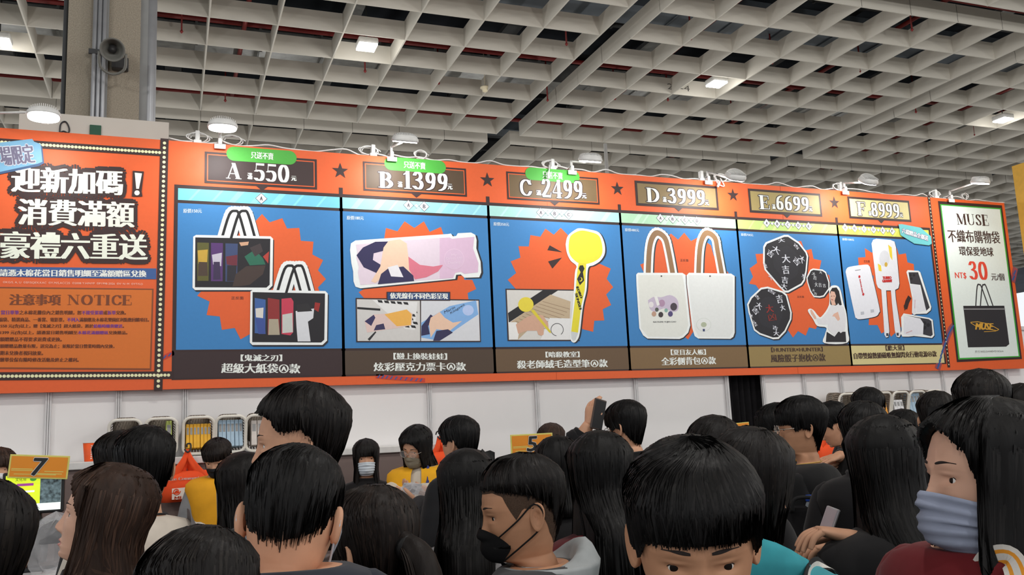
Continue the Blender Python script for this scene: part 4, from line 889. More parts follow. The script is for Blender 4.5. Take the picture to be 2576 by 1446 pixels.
# white cables and plug boxes along the edge
cab = mat('white_cable', (220, 220, 218), 0.45)
def cable(x0, x1, label, seed):
    r = random.Random(seed); pts = []
    n = int((x1-x0)/.14)+2
    for k in range(n+1):
        pts.append((x0+(x1-x0)*k/n, YS+.03+r.uniform(-.02, .02), ZTW+.012+max(0, r.uniform(-.02, .035))))
    tag(MB().tube(pts, .006, cab, 6).build('power_cable'), label, 'cable', 'white cables along the top of the sign')
    return pts
clx = [ony(c[0][0], c[0][1], YS).x for c in CLIPS[:6]]
names = ['left of the first lamp', 'between the first and second lamps', 'between the second and third lamps', 'between the third and fourth lamps', 'between the fourth and fifth lamps', 'between the fifth and last lamps']
xs = [ony(425, 352, YS).x]+clx
for i in range(6): cable(xs[i], xs[i+1], 'white power cable on the sign top '+names[i], i)
cable(xs[-1], ony(2530, 505, YS).x, 'white power cable on the sign top right of the last lamp', 9)
for i, (px, dx) in enumerate(((500, .1), (585, .1), (930, .1), (1060, .07), (1385, .1), (1810, .1), (2100, .08), (2340, .1), (2415, .06))):
    c = ony(px, 360, YS); r = random.Random(i); pts = []
    for k in range(22):
        a = k*.75; pts.append((c.x+dx*math.cos(a)*(1-.02*k), YS+.03+.02*math.sin(k), ZTW+.05+.035*math.sin(a)))
    tag(MB().tube(pts, .005, cab, 6, sub=3).build('cable_coil'), 'coil of white cable on the sign top '+['by the first lamp, left side', 'by the first lamp, right side', 'left of the second lamp', 'right of the second lamp', 'left of the third lamp', 'beside the fourth lamp', 'left of the fifth lamp', 'at the right dotted strip', 'beside the last lamp'][i], 'cable', 'cable coils')
for i, px in enumerate((497, 940, 1390, 1762, 2108, 2343)):
    c = ony(px, 370, YS); mb = MB(); mb.rbox((0, 0, .045), (.035, .05, .09), .008, lw); mb.rbox((0, -.01, .0), (.06, .035, .03), .006, lw)
    o = mb.build('cable_clamp'); o.location = (c.x, YS+.03, ZTW+.012)
    tag(o, 'white cable clamp on the sign edge '+['above the A column corner', 'left of the B plaque', 'above the green C tag', 'beside the low lamp over D', 'beside the lamp over E', 'above the right dotted strip'][i], 'clamp', 'cable clamps')
plug_m = mat('white_plug', (220, 220, 220), .4)
for nm, pts, lab in (('hanging_plug', [(1382, 415, .03), (1381, 430, -.03), (1378, 440, -.03)], 'white plug dangling in front of the green C tag'), ('hanging_plug', [(1800, 445, -.02), (1806, 462, -.04), (1822, 468, -.04), (1812, 448, -.03)], 'white connector dangling over the edge right of prize D')):
    P3 = [ony(a, b, YS+c) for a, b, c in pts]; o0 = P3[0]
    mb = MB(); mb.tube([p-o0 for p in P3], .006, cab, 6)
    e = P3[1 if nm and 'right' in lab else -1]-o0; mb.rbox(e+Vector((0, -.01, -.01)), (.022, .02, .06), .006, plug_m, Matrix.Rotation(.5, 3, 'Y') if 'right' in lab else None)
    o = mb.build(nm); o.location = o0; tag(o, lab, 'plug', 'dangling plugs')
blk = mat('black_cable', (40, 42, 46), .5)
tag(MB().tube([ony(*q, 7.692) for q in ((150, 335), (153, 312), (165, 306), (174, 322), (172, 334), (160, 330), (152, 334))], .006, blk, 6).build('black_cable'), 'loop of black cable in front of the white tower', 'cable')
p = ony(1525, 400, 9.0); tag(MB().tube([(0, 0, 0), (0, 0, 5.2)], .022, mat('pale_pole', (170, 170, 168), .5), 8, sub=1).build('pole'), 'thin pale pole standing behind the sign right of lamp C', 'pole').location = (p.x, 9.0, 0)
bpy.data.objects['pole'].scale = (1, 1, (ony(1525, 362, 9.0).z)/5.2)
# ------------------------------------------------------------------ service counter, tills, number plates
ctop = mat('white_counter_top', (216, 214, 216), .4); cblk = mat('black_counter_front', (34, 33, 35), .7)
ZC = 1.03
def counter(xa, xb, lab):
    t = thing('service_counter', lab, 'counter', ((xa+xb)/2, 5.0, 0), 0, 'service counters')
    MB().rbox((0, 0, ZC-.02), (xb-xa, .6, .04), .006, ctop).build('top', t)
    MB().box((0, .02, (ZC-.04)/2), (xb-xa-.04, .52, ZC-.04), cblk).build('front', t)
counter(-2.3, 1.15, 'black counter with white top at the tills on the left'); counter(1.6, 4.7, 'black counter with white top behind the crowd in the middle'); counter(5.1, 8.6, 'black counter with white top at far right')
plast = mat('black_plastic', (28, 28, 30), .45); scr_g = mat('screen_green', (196, 214, 40), .4, emit=.9, var=.05); scr_m = mat('screen_busy_picture', (70, 84, 88), .4, emit=.8, var=.9, scale=60); scr_w = mat('screen_white', (225, 235, 230), .4, emit=.8)
scr_d = mat('screen_ink', (40, 60, 30), .5, emit=.2); scr_p = mat('screen_purple', (150, 60, 140), .5, emit=.6); scr_gr = mat('screen_logo_green', (70, 150, 60), .5, emit=.6)
plate_o = mat('amber_plate', (226, 140, 34), .5, .4, .08, 3); plate_e = mat('lime_plate_edge', (214, 206, 110), .5)
def till(pxc, pyc, y, w, lab, yaw, full):
    c = ony(pxc, pyc, y); t = thing('till_screen', lab, 'screen', (c.x, y, ZC), yaw, 'till screens on the counters'); h = w*.72
    zc = c.z-ZC
    MB().rbox((0, .02, zc), (w+.03, .04, h+.03), .008, plast).build('casing', t)
    s = MB(); s.box((0, -.001, zc), (w, .004, h), scr_w); s.build('screen', t)
    mb = MB(); y0 = -.0045
    mb.add([(-w/2, y0, zc-h*.3), (w*.12, y0, zc-h*.3), (w*.12, y0, zc+h/2), (-w/2, y0, zc+h/2)], [(0, 1, 2, 3)], scr_g); mb.add([(w*.12, y0, zc-h*.3), (w/2, y0, zc-h*.3), (w/2, y0, zc+h/2), (w*.12, y0, zc+h/2)], [(0, 1, 2, 3)], scr_m)
    if full:
        vs, fs, _ = font_mesh('文化幣'); lo, hi = vs.min(0), vs.max(0); q = (vs-lo)/(hi-lo)
        mb.add([(-w*.33+a*w*.2, y0-.001, zc+h*.34+b*h*.1) for a, b in q], fs, scr_d)
        mb.add([(x, y0-.001, z) for x, z in ell(-w*.01, zc+h*.38, w*.06, h*.06, 16)], [list(range(16))], scr_gr)
        mb.add([(x, y0-.001, z) for x, z in ((-w*.3, zc+h*.2), (w*.0, zc+h*.2), (w*.0, zc+h*.27), (-w*.3, zc+h*.27))], [(0, 1, 2, 3)], scr_p)
        for a, b, k in ((-.3, .02, .05), (-.3, -.24, .03)): mb.add([(x, y0-.001, z) for x, z in ((a*w, zc+b*h), ((a+.32)*w, zc+b*h), ((a+.32)*w, zc+(b+k)*h), (a*w, zc+(b+k)*h))], [(0, 1, 2, 3)], scr_d if k < .04 else scr_w)
    mb.build('displayed_page', t)
    MB().rbox((0, .06, (zc-h/2)/2), (.07, .05, zc-h/2+.02), .01, plast).build('stand', t); MB().rbox((0, .05, .012), (.22, .2, .024), .008, plast).build('foot', t)
    MB().rbox((w*.2, .02, zc-h/2-.1), (.2, .12, .12), .01, plast).build('receipt_printer', t)
    return c
def plate(num, L, Rr, hpx, y, lab, yaw):
    c = ony((L[0]+Rr[0])/2, (L[1]+Rr[1])/2, y); a, b = ony(*L, y), ony(*Rr, y); w = (b-a).length; h = w*hpx
    ang = -math.atan2(b.z-a.z, b.x-a.x)
    t = thing('number_plate', lab, 'sign', (c.x, y, c.z-h/2), yaw, 'till number plates'); t.rotation_euler = (0, ang, yaw)
    MB().rbox((0, 0, h/2), (w, .006, h), .002, plate_e).build('backing', t)
    mb = MB(); mb.add([(x, -.0042, z) for x, z in ((-w*.47, h*.06), (w*.47, h*.06), (w*.47, h*.93), (-w*.47, h*.93))], [(0, 1, 2, 3)], plate_o)
    for x0, x1, z in ((-.45, -.1, .38), (-.45, .0, .32), (.1, .42, .3), (-.1, .4, .2), (-.4, .3, .16)): mb.add([(x, -.0048, zz) for x, zz in ((x0*w, z*h), (x1*w, z*h), (x1*w, (z+.03)*h), (x0*w, (z+.03)*h))], [(0, 1, 2, 3)], plate_e)
    mb.build('printed_face', t)
    if not num: return
    vs, fs, _ = font_mesh(num); lo, hi = vs.min(0), vs.max(0); q = (vs-lo)/(hi-lo); mb = MB(); nw = h*.5
    for k in range(12): mb.add([((a-.5)*nw+(b-.5)*h*.1+.045*h*math.cos(k*math.pi/6), -.006-.00004*k, h*.5+(b-.5)*h*.72+.045*h*math.sin(k*math.pi/6)) for a, b in q], fs, WHITE)
    for k in range(8): mb.add([((a-.5)*nw+(b-.5)*h*.1+.028*h*math.cos(k*math.pi/4), -.0072-.00004*k, h*.5+(b-.5)*h*.72+.022*h*math.sin(k*math.pi/4)) for a, b in q], fs, plast)
    mb.build('numeral', t)
till(84, 1239, 4.98, .24, 'till screen with yellow-green page under the number 7 plate', 0, True)
plate('7', (20, 1172), (171, 1176), .43, 4.96, 'amber plate with the number 7 above the left till', 0)
till(1350, 1167, 5.05, .22, 'till screen mostly hidden under the number 5 plate', 0, True)
plate('5', (1285, 1119), (1391, 1113), .43, 5.03, 'amber plate with the number 5 over the middle till', 0)
till(1900, 1112, 5.3, .2, 'till screen hidden behind dark heads by the black curtain', 0, False)
plate('', (1845, 1077), (1885, 1073), .5, 5.28, 'small amber plate end showing behind dark hair by the curtain', 0)
# carrier bags on the shelf side
bag_m = mat('orange_nonwoven_bag', (238, 84, 40), .7, .2, .05, 8, .3); bag_w = mat('bag_print_white', (232, 222, 214), .7)
def carrier(c, w, h, lab, text):
    t = thing('carrier_bag', lab, 'bag', c, 0, 'orange carrier bags'); H0 = h*.58
    rings = []
    for z, k, d in ((0, 1, .05), (H0*.3, 1.02, .08), (H0*.7, 1.0, .07), (H0, .95, .03)):
        rings.append([Vector((w/2*k*math.copysign(abs(math.cos(a))**.6, math.cos(a)), -d*math.copysign(abs(math.sin(a))**.7, math.sin(a))+.01*math.sin(5*a+z*20), z)) for a in [2*math.pi*q/28 for q in range(28)]])
    MB().loft(rings, bag_m).build('bag_body', t)
    for xa, xb, y in ((-.48, -.2, -.035), (.2, .48, -.035), (-.3, -.04, .02), (.04, .3, .025)):
        mb = MB(); rings = []
        for k in range(11):
            t_ = k/10; e_ = 1-(1-t_)**1.5 if t_ < 1 else 1
            l_, r_ = w*xa*(1-e_)-.014*e_, w*xb*(1-e_)+.014*e_; y_ = y*(1-t_)-.012*math.sin(math.pi*t_)*(1 if y < 0 else -1); z_ = H0-.05+(h-H0+.05)*t_
            rings.append([Vector((l_+(r_-l_)*q, y_-.003*sg+.006*math.sin(q*7+k*.8), z_)) for sg in (1, -1) for q in ((0, .33, .66, 1) if sg > 0 else (1, .66, .33, 0))])
        mb.loft(rings, bag_m); mb.build('handle', t)
    if text:
        mb = MB(); mb.add([(x, -.083, z) for x, z in ((-w*.3, .02), (w*.45, .02), (w*.45, H0*.5), (-w*.3, H0*.46))], [(0, 1, 2, 3)], bag_w)
        for s, x0, x1, z, hh, m in (('Muse Communication', -.42, .46, .72, .1, bag_w), ('大', .12, .34, .2, .28, bag_m), ('MUSE', -.25, .08, .08, .12, bag_m)):
            vs, fs, _ = font_mesh(s); lo, hi = vs.min(0), vs.max(0); q = (vs-lo)/(hi-lo)
            for e in (0, .002): mb.add([(x0*w+a*(x1-x0)*w+e, -.086, H0*z+b*hh*H0) for a, b in q], fs, m)
        mb.tube([(-.05+.025*k/14*math.cos(k*.9)-.02, -.086, H0*.36+.025*k/14*math.sin(k*.9)) for k in range(15)], .003, bag_m, 5)
        mb.build('printed_badge', t)
    MB().tube([(0, .085, h+.015), (0, .05, h+.035), (.02, 0, h+.035), (.02, -.02, h), (0, -.03, h-.02), (-.02, -.02, h)], .006, blk, 6).build('hook', t)
p = ony(470, 1260, SHY-.25); carrier((p.x, SHY-.25, p.z), .33, ony(465, 1130, SHY-.25).z-p.z, 'orange carrier bag with white lettering hanging below the yellow boxes', True)
p = ony(1108, 1190, SHY-.25); carrier((p.x, SHY-.25, p.z), .25, .28, 'orange carrier bag hanging at the end of the long cabinet', False)
p = ony(2087, 1180, SHY-.25); carrier((p.x, SHY-.25, p.z), .3, .42, 'orange carrier bag hanging by the bowed head at right', False)
# clear plastic bags
clear = mat('crumpled_clear_film', (226, 226, 230), .25, .6, .15, 25, .8)
clear.node_tree.nodes['Principled BSDF'].inputs['Alpha'].default_value = .2
def film_bag(c, r, lab, seed, support):
    rr = np.random.default_rng(seed); mb = MB(); rings = []
    ph = rr.uniform(0, 6, 8)
    for i in range(13):
        t = i/12; q = math.sin(math.pi*min(1, .08+t*.92))**.6
        rings.append([Vector((r[0]*q*math.cos(a)*(1+.1*math.sin(3*a+ph[0]+5*t)+.07*math.sin(7*a+ph[1]-9*t)), r[1]*q*math.sin(a)*(1+.1*math.sin(4*a+ph[2]+6*t)), r[2]*2*t+.02*math.sin(5*a+ph[3]))) for a in [2*math.pi*k/30 for k in range(30)]])
    mb.loft(rings, clear, True, True, False)
    o = mb.build('plastic_bag'); o.location = c
    tag(o, lab, 'bag', 'crumpled clear plastic bags')
p = ony(1040, 1335, 4.95); film_bag((p.x, 4.95, ZC+.002), (.17, .1, .14), 'crumpled clear bag with white goods on the counter before the yellow vest', 3, None)
# ================================================================== people
SKIN = {k: mat('skin_'+k, c, .55, .35, .05, 30) for k, c in {'a': (208, 158, 128), 'b': (192, 142, 110), 'c': (216, 170, 146)}.items()}
for k in SKIN:
    b_ = SKIN[k].node_tree.nodes['Principled BSDF']; b_.inputs['Subsurface Weight'].default_value = .0
LIPS = mat('lips', (188, 112, 102), .45); EYEW = mat('eye_white', (226, 222, 218), .25); IRIS = mat('dark_iris', (26, 17, 14), .35, .2); BROWS = mat('dark_brow', (40, 32, 30), .8)
def hmat(name, rgb, rough=.56): return mat('hair_'+name, rgb, rough, .22, .3, 60, .25, stretch=(1, 1, .08))
HAIR = {'black': (hmat('black', (15, 14, 15)), hmat('black_sheen', (25, 23, 23), .5)), 'soft': (hmat('soft_black', (21, 18, 18)), hmat('soft_sheen', (33, 29, 27), .5)), 'brown': (hmat('brown', (52, 37, 30)), hmat('brown_sheen', (72, 52, 42), .48)), 'dbrown': (hmat('dark_brown', (28, 22, 20)), hmat('dark_brown_sheen', (42, 33, 29), .5))}
HZ = np.array([.112, .107, .098, .085, .065, .038, .012, -.010, -.035, -.058, -.078, -.094, -.104, -.109, -.113, -.118, -.14, -.17, -.195, -.215, -.235, -.262, -.30, -.38, -.50, -.60, -.70, -.80, -.85])
HW = np.array([.012, .034, .052, .064, .073, .0765, .0765, .0745, .070, .0635, .0575, .051, .046, .047, .049, .051, .053, .056, .068, .104, .148, .176, .186, .174, .150, .142, .163, .172, .12])
HF = np.array([.012, .036, .056, .072, .086, .093, .0945, .091, .0885, .0870, .0855, .0825, .076, .064, .052, .045, .041, .042, .048, .056, .068, .084, .10, .115, .11, .10, .10, .10, .08])
HB = np.array([.014, .044, .066, .080, .091, .097, .096, .091, .082, .072, .064, .058, .056, .056, .056, .056, .057, .06, .068, .082, .094, .104, .110, .112, .10, .095, .115, .12, .09])
HY = np.interp(np.arange(len(HZ)), [0, 12, 18, 22, 28], [0, 0, .012, .022, .022])
def prof(z):
    zz = -np.asarray(z, float); q = -HZ
    return np.interp(zz, q, HW), np.interp(zz, q, HF), np.interp(zz, q, HB), np.interp(zz, q, HY)
def g(x, s): return np.exp(-(x/s)**2)
def facebump(x, z, mask=False):
    ax = np.abs(x)
    amp = np.interp(-z, [-.02, -.002, .018, .034, .041, .047, .053], [0, .003, .010, .019, .0205, .014, 0])
    sx = np.interp(-z, [-.02, 0, .03, .045], [.007, .007, .010, .012])
    if mask: return amp*.72*g(x, sx*2.2)+.013*g(x, .032)*g(z+.075, .03)
    d = amp*g(x, sx)+.006*g(ax-.0135, .006)*g(z+.043, .0065)
    d -= .0075*g(ax-.031, .0155)*g(z+.003, .0105); d += .0035*g(ax-.03, .022)*g(z-.019, .007)*(ax > .006)
    d += .0042*g(ax-.031, .012)*g(z-.0045, .0035)+.0022*g(ax-.031, .011)*g(z+.0135, .004)
    d += .004*g(ax-.045, .02)*g(z+.03, .02)
    d += .006*g(x, .017)*g(z+.0665, .0045)+.0065*g(x, .015)*g(z+.0775, .005)-.004*g(x, .02)*g(z+.072, .0022)
    d += .005*g(x, .018)*g(z+.101, .011)-.003*g(x, .02)*g(z+.088, .006)
    return d
def pp(phi, w, f, b, n=2.25):
    s, c = np.sin(phi), np.cos(phi); e = 2/n
    return w*np.sign(s)*np.abs(s)**e, np.where(c > 0, -f, b)*np.abs(c)**e
def surf(phi, z, off=0.0, face=False, mask=False, ws=1.0):
    """point(s) on the body: phi 0 is the face side, off pushes outwards"""
    w, f, b, y0 = prof(z)
    tor = np.clip((-np.asarray(z)-.19)/.06, 0, 1); w = w*(1+(ws-1)*tor)
    k = np.clip((.112-z)/.05, .25, 1)
    x, y = pp(phi, w+off*k, f+off*k, b+off*k)
    if face or mask:
        c = np.clip(np.cos(phi), 0, 1)**.5*(np.asarray(z) > -.112)
        y = y-facebump(x, z, mask)*c
    top = off*np.clip((z-.02)/.09, 0, 1)
    return np.stack([x, y+y0, z+top], -1)
def hand(mb, wr, fd, pn, side, m, size=1.0, curl=.5, spread=1.0):
    fd = fd.normalized(); pn = (pn-fd*pn.dot(fd)).normalized(); sd = fd.cross(pn)*side
    L = .085*size; rings = []
    for t, w, h in ((-.15, .026, .021), (.1, .028, .02), (.4, .036, .017), (.75, .042, .0145), (1.0, .041, .011), (1.06, .036, .006)):
        c = wr+fd*L*t
        rings.append([c+sd*(w*size*math.copysign(abs(math.cos(a))**.8, math.cos(a)))+pn*(h*size*math.sin(a)) for a in [2*math.pi*k/16 for k in range(16)]])
    mb.loft(rings, m)
    for i, (o, l) in enumerate(((.031, .074), (.0105, .083), (-.0105, .077), (-.031, .060))):
        p = wr+fd*L*.93+sd*o*size*spread; d = fd.copy(); pts = [p-d*.015*size, p]; c = curl*(1+.12*i)
        for j, q in enumerate((.45, .31, .24)):
            a = c*(.75, 1.0, .7)[j]; d = (d*math.cos(a)+pn*math.sin(a)); pnn = (-fd*0+pn)
            d.normalize(); p = p+d*l*q*size; pts.append(p)
        mb.tube(pts, [.0088*size, .0092*size, .0085*size, .0078*size, .0058*size], m, 10, sub=4)
    p = wr+fd*L*.25+sd*.03*size; d = (fd*.62+sd*.62+pn*.42).normalized(); d2 = (fd*.9+sd*.1+pn*.5).normalized()
    mb.tube([p-sd*.015*size, p, p+d*.036*size, p+d*.036*size+d2*.028*size, p+d*.036*size+d2*.05*size], [.013*size, .0125*size, .0105*size, .0095*size, .006*size], m, 10, sub=4)
PEOPLE = {}
def person(label, top, d, face, bface=None, pitch=0, roll=0, s=1.0, hair='short', hc='black', th=.022, skin='a', det=2, top_c=('jacket', (34, 33, 36)), hood=None, mask=None, glasses=None, eyes=True, zl=None, ws=1.0, arms=None, trous=(36, 38, 46), vest=None, strands=None, length=-.4, neck=None, seed=None, collar=.0, drop=0.055, fade=False, drape=.062, hood_z=0.0, part=0.0, puff=1.0, group=None, spike=0.0, look=0.0):
    seed = seed or (int(top[0]*7+top[1]) & 65535); R = np.random.default_rng(seed)
    bface = face if bface is None else bface
    P = at(top[0], top[1], d); phi0 = math.atan2(P.y, P.x)
    hc3 = P-Vector((0, 0, (.112+th*.9)*s*math.cos(math.radians(pitch*.6))))
    rz = phi0+math.pi+math.radians(bface)+math.pi/2
    t = thing('person', label, 'person', (hc3.x, hc3.y, 0), rz, group)
    Hz = hc3.z
    Q = Matrix.Rotation(math.radians(face-bface), 3, 'Z') @ Matrix.Rotation(math.radians(roll), 3, 'Y') @ Matrix.Rotation(math.radians(pitch), 3, 'X')
    Qn = np.array(Q); piv = np.array((0, .02, -.13))
    legk = (Hz/s-.80)/(1.585-.80)
    def T(v, dr=1.0):                              # head pose, blended into the neck; then into root space
        v = np.atleast_2d(np.asarray(v, float)); z = v[:, 2]
        w = np.clip((z+.235)/.115, 0, 1)[:, None]; w = w*w*(3-2*w)
        r = (v-piv) @ Qn.T+piv-(np.array((0, 0, 0))-piv) @ Qn.T*0
        o = v*(1-w)+r*w
        o = o-HO; o[:, 2] += dr*drop*(1-w[:, 0])
        lo = o[:, 2] < -.80; o[lo, 2] = -.80+(o[lo, 2]+.80)*legk
        return o*s+np.array((0, 0, Hz))
    HO = np.zeros(3); c0 = (np.zeros(3)-piv) @ Qn.T+piv; HO = c0*np.array((1, 1, 1))
    sk = SKIN[skin]
    # ---------- body: one skin from crown to pelvis, with ears, eyes, arms, legs
    mb = MB(); nc = (36, 64, 112)[det-1]
    u = np.linspace(0, 2*np.pi, nc, endpoint=False); ph = u-.5*np.sin(u)
    zs = np.concatenate([np.linspace(.112, .04, (7, 10, 14)[det-1]), np.linspace(.03, -.108, (16, 40, 78)[det-1]), [-.111, -.114, -.118, -.128, -.14, -.155, -.17, -.185, -.20, -.215, -.235, -.262, -.30, -.38, -.50, -.60, -.70, -.80, -.85]])
    V_ = np.concatenate([surf(ph, np.full(nc, z), 0, True, ws=ws) for z in zs])
    fs = []
    for i in range(len(zs)-1):
        for j in range(nc): fs.append((i*nc+j, (i+1)*nc+j, (i+1)*nc+(j+1) % nc, i*nc+(j+1) % nc))
    fs.append(list(range(nc))); fs.append([(len(zs)-1)*nc+j for j in range(nc)][::-1])
    mb.add(T(V_), fs, sk, True)
    if det > 1:
        k = mb.mi(LIPS)
        for q, f in enumerate(fs[:-2]):
            c = V_[list(f)].mean(0)
            if c[1] < -.075 and abs(c[0]) < .022*(1-((c[2]+.072)/.0125)**2 if abs(c[2]+.072) < .0125 else 0): mb.m[q] = k
    for sg in (-1, 1):                     # ears
        n = 22; rad = ((0, -.002), (.35, -.003), (.6, .004), (.78, .002), (.95, .0065), (1.02, .004), (.98, -.002), (.6, -.007))
        lg = hair in ('long', 'bob', 'bangs'); ec = np.array((sg*(.066 if lg else .0735), .008, -.012)); al = math.radians(4 if lg else 28); ya = np.array((sg*math.sin(al), math.cos(al), 0)); nn = np.array((sg*math.cos(al), -math.sin(al), 0))
        pts = []
        for r, h in rad:
            for q in range(n):
                a = 2*math.pi*q/n; wy = .0175*(1+.18*math.sin(a)); pts.append(ec+ya*(.010+math.cos(a)*wy*r)+np.array((0, -.12*0, 1))*math.sin(a)*.032*r+nn*h+np.array((0, .10*math.sin(a)*.032*r, 0)))
        f2 = [(i*n+j, i*n+(j+1) % n, (i+1)*n+(j+1) % n, (i+1)*n+j) for i in range(len(rad)-1) for j in range(n)]
        mb.add(T(pts), f2, sk, True)
    # limbs
    loc = lambda wv: np.array(((Matrix.Rotation(-rz, 3, 'Z') @ (Vector(wv)-Vector((hc3.x, hc3.y, 0))))))
    X = lambda v: T(np.array([v]))[0]
    limbs = []
    for sg in (-1, 1):
        sh = X((sg*.168*ws, .022, -.29)); el = X((sg*.225*ws, .045, -.55)); wr = X((sg*.215*ws, -.06, -.78)); hd = None
        if arms and sg in arms:
            a = arms[sg]; el = loc(a['el']); wr = loc(a['wr']); hd = a
        fdv = (Vector(wr)-Vector(el)).normalized()
        q0, q1 = Vector(X((sg*.10*ws, .022, -.285))), Vector(X((sg*.138*ws, .022, -.277)))
        mb.tube([q0, q1, Vector(sh), Vector(sh).lerp(Vector(el), .5), Vector(el), Vector(el).lerp(Vector(wr), .4), Vector(wr)], [.012*s, .030*s, .044*s, .045*s, .038*s, .038*s, .027*s], sk, 14)
        rot = Matrix.Rotation(-rz, 3, 'Z')
        if hd and 'fd' in hd: hand(mb, Vector(wr), rot @ Vector(hd['fd']), rot @ Vector(hd['pn']), hd.get('sd', sg), sk, s*1.0, hd.get('curl', .5))
        else: hand(mb, Vector(wr), fdv, Vector((-sg, 0, 0)), -1, sk, s*.95, .35)
        limbs.append((sh, el, wr, hd, q0, q1))
        mb.tube([X((sg*.085, .02, -.79)), X((sg*.088, .015, -1.0)), X((sg*.088, .01, -1.14)), X((sg*.088, .03, -1.3)), X((sg*.088, .04, -1.53))], [.088*s, .074*s, .056*s, .054*s, .038*s], sk, 14)
    mb.build('body', t)
    # ---------- face parts
    if eyes:
        for sg in (-1, 1):
            e = MB(); c = np.array((sg*.031, -.0685, -.004))
            def ebsphere(r, m, sh=0.0, n=20, k=12, cone=math.pi):
                pts = []; 
                for i in range(k+1):
                    a = cone*i/k
                    for q in range(n): pts.append(c+np.array((r*math.sin(a)*math.cos(2*math.pi*q/n)+look*.35*0, -r*math.cos(a), r*math.sin(a)*math.sin(2*math.pi*q/n))))
                return pts, [(i*n+j, i*n+(j+1) % n, (i+1)*n+(j+1) % n, (i+1)*n+j) for i in range(k) for j in range(n)]
            p, f = ebsphere(.0125, EYEW); e.add(T(p), f, EYEW, True)
            p, f = ebsphere(.0127, IRIS, cone=.62, k=5)
            p = (np.array(p)-c) @ np.array(Matrix.Rotation(math.radians(look), 3, 'Z')).T+c; e.add(T(p), f, IRIS, True); e.build('eye', t)
            ls = [c+np.array((sg*(x-.031)*1.0, -math.sqrt(max(1e-6, .0132**2-(x-.031)**2-zz_**2)), zz_)) for x, zz_ in ((.0205, .0005), (.0235, .0042), (.028, .0064), (.033, .0066), (.038, .0046), (.0415, .0016))]
            MB().tube([Vector(v) for v in T(ls)], [.0005*s, .0009*s, .0011*s, .0011*s, .0011*s, .0006*s], BROWS, 6).build('eyelash', t)
            b = MB(); xs = np.linspace(.013, .048, 14); ring = []
            for i, x in enumerate(xs):
                zc = .0195+.0028*math.sin((x-.012)/.038*2.6); h = .0027*(.35+.65*math.sin(math.pi*min(1, (i+1.5)/11)))*(1-.35*i/13)
                for dz, o in ((-h, .0005), (0, .002), (h, .0005)):
                    ww, ff, bb, yy = prof(zc+dz); y = -ff*(1-(x/ww)**2.25)**(1/2.25) if x < ww else 0
                    ring.append((sg*x, y-facebump(np.array(x), np.array(zc+dz))-o, zc+dz))
            b.add(T(ring), [(i*3+j, i*3+j+1, i*3+j+4, i*3+j+3) for i in range(13) for j in range(2)], BROWS, True); b.build('eyebrow', t)
    # ---------- hair
    tabs = {'short': ([0, 35, 55, 72, 84, 100, 125, 150, 180], [.052, .055, .045, -.012, .012, .005, -.055, -.082, -.088]),
            'fringe': ([0, 35, 55, 72, 84, 100, 125, 150, 180], [.022, .02, .02, -.01, .0, -.01, -.06, -.088, -.094]),
            'bob': ([0, 22, 40, 55, 70, 100, 180], [.035, .035, .0, -.12, -.15, -.16, -.16]),
            'bangs': ([0, 28, 42, 55, 70, 100, 180], [.012, .012, -.01, length*.8, length, length, length]),
            'long': ([0, 28, 48, 62, 74, 100, 180], [.075, .07, .04, .0, length, length, length]),
            'tied': ([0, 30, 55, 72, 88, 110, 140, 180], [.066, .06, .03, -.025, .0, -.02, -.07, -.08])}
    ang, low = tabs[hair]; 
    if zl: ang, low = zl
    def zlow(p):
        a = np.degrees(np.abs((p+np.pi) % (2*np.pi)-np.pi)); return np.interp(a, ang, low)
    longh = min(low) < -.12; swirl = 0 if longh else 1
    def hs(p, q, off):                    # q 0 crown .. 1 tip
        zl_ = zlow(p); z = .112-(.112-zl_)*q**1.55
        a = np.degrees(np.abs((p+np.pi) % (2*np.pi)-np.pi))
        zz = np.maximum(z, -.045) if longh else z
        p = p+.9*np.clip(1-q*2.2, 0, 1)**2*swirl
        thick = (th*.55 + th*.45*np.clip((z-.02)/.06, 0, 1))*(np.clip((z+.09)/.12, .25, 1) if not longh else 1.0)
        if not longh: thick = thick*(1-(.78 if hair == 'short' else .45)*np.clip(q, 0, 1)**3)
        v = surf(p, zz, thick+off)
        cr_ = np.clip(q/.05, .03, 1); v = np.stack([v[..., 0]*cr_, v[..., 1]*cr_+.012*(1-np.clip(q/.3, 0, 1))**2, v[..., 2]+.002*(1-cr_)], -1)
        if longh:
            dz = np.minimum(z+.045, 0); kk = -dz
            flare = 1+puff*np.minimum(kk, .12)*.9
            v = np.stack([v[..., 0]*flare, v[..., 1]*np.where(v[..., 1] > 0, 1+.9*np.minimum(kk, .3), 1+.3*np.minimum(kk, .1))+np.where(v[..., 1] > 0, drape*np.clip(kk/(.16 if drape < .1 else .085), 0, 1), 0), v[..., 2]+dz], -1)
        return v
    hb = MB(); nc = (40, 72, 110)[det-1]; nr = (12, 18, 26)[det-1]; ph = np.linspace(-np.pi, np.pi, nc, endpoint=False)
    lump = sum(R.uniform(.3, 1)*np.sin(ph*f+R.uniform(0, 6)) for f in (7, 13, 19, 29))*.0016
    rows = [hs(ph, np.full(nc, q), lump*min(1, q*2.5)) for q in np.linspace(0.0, 1, nr)]
    rows.append(hs(ph, np.ones(nc), -th*.75)); rows.append(hs(ph, np.full(nc, .8), -th*.9))
    VV = np.concatenate(rows); n_ = len(rows)
    hb.add(T(VV, 0.0), [(i*nc+j, i*nc+(j+1) % nc, (i+1)*nc+(j+1) % nc, (i+1)*nc+j) for i in range(n_-1) for j in range(nc)]+[list(range(nc))[::-1]], HAIR[hc][0], True)
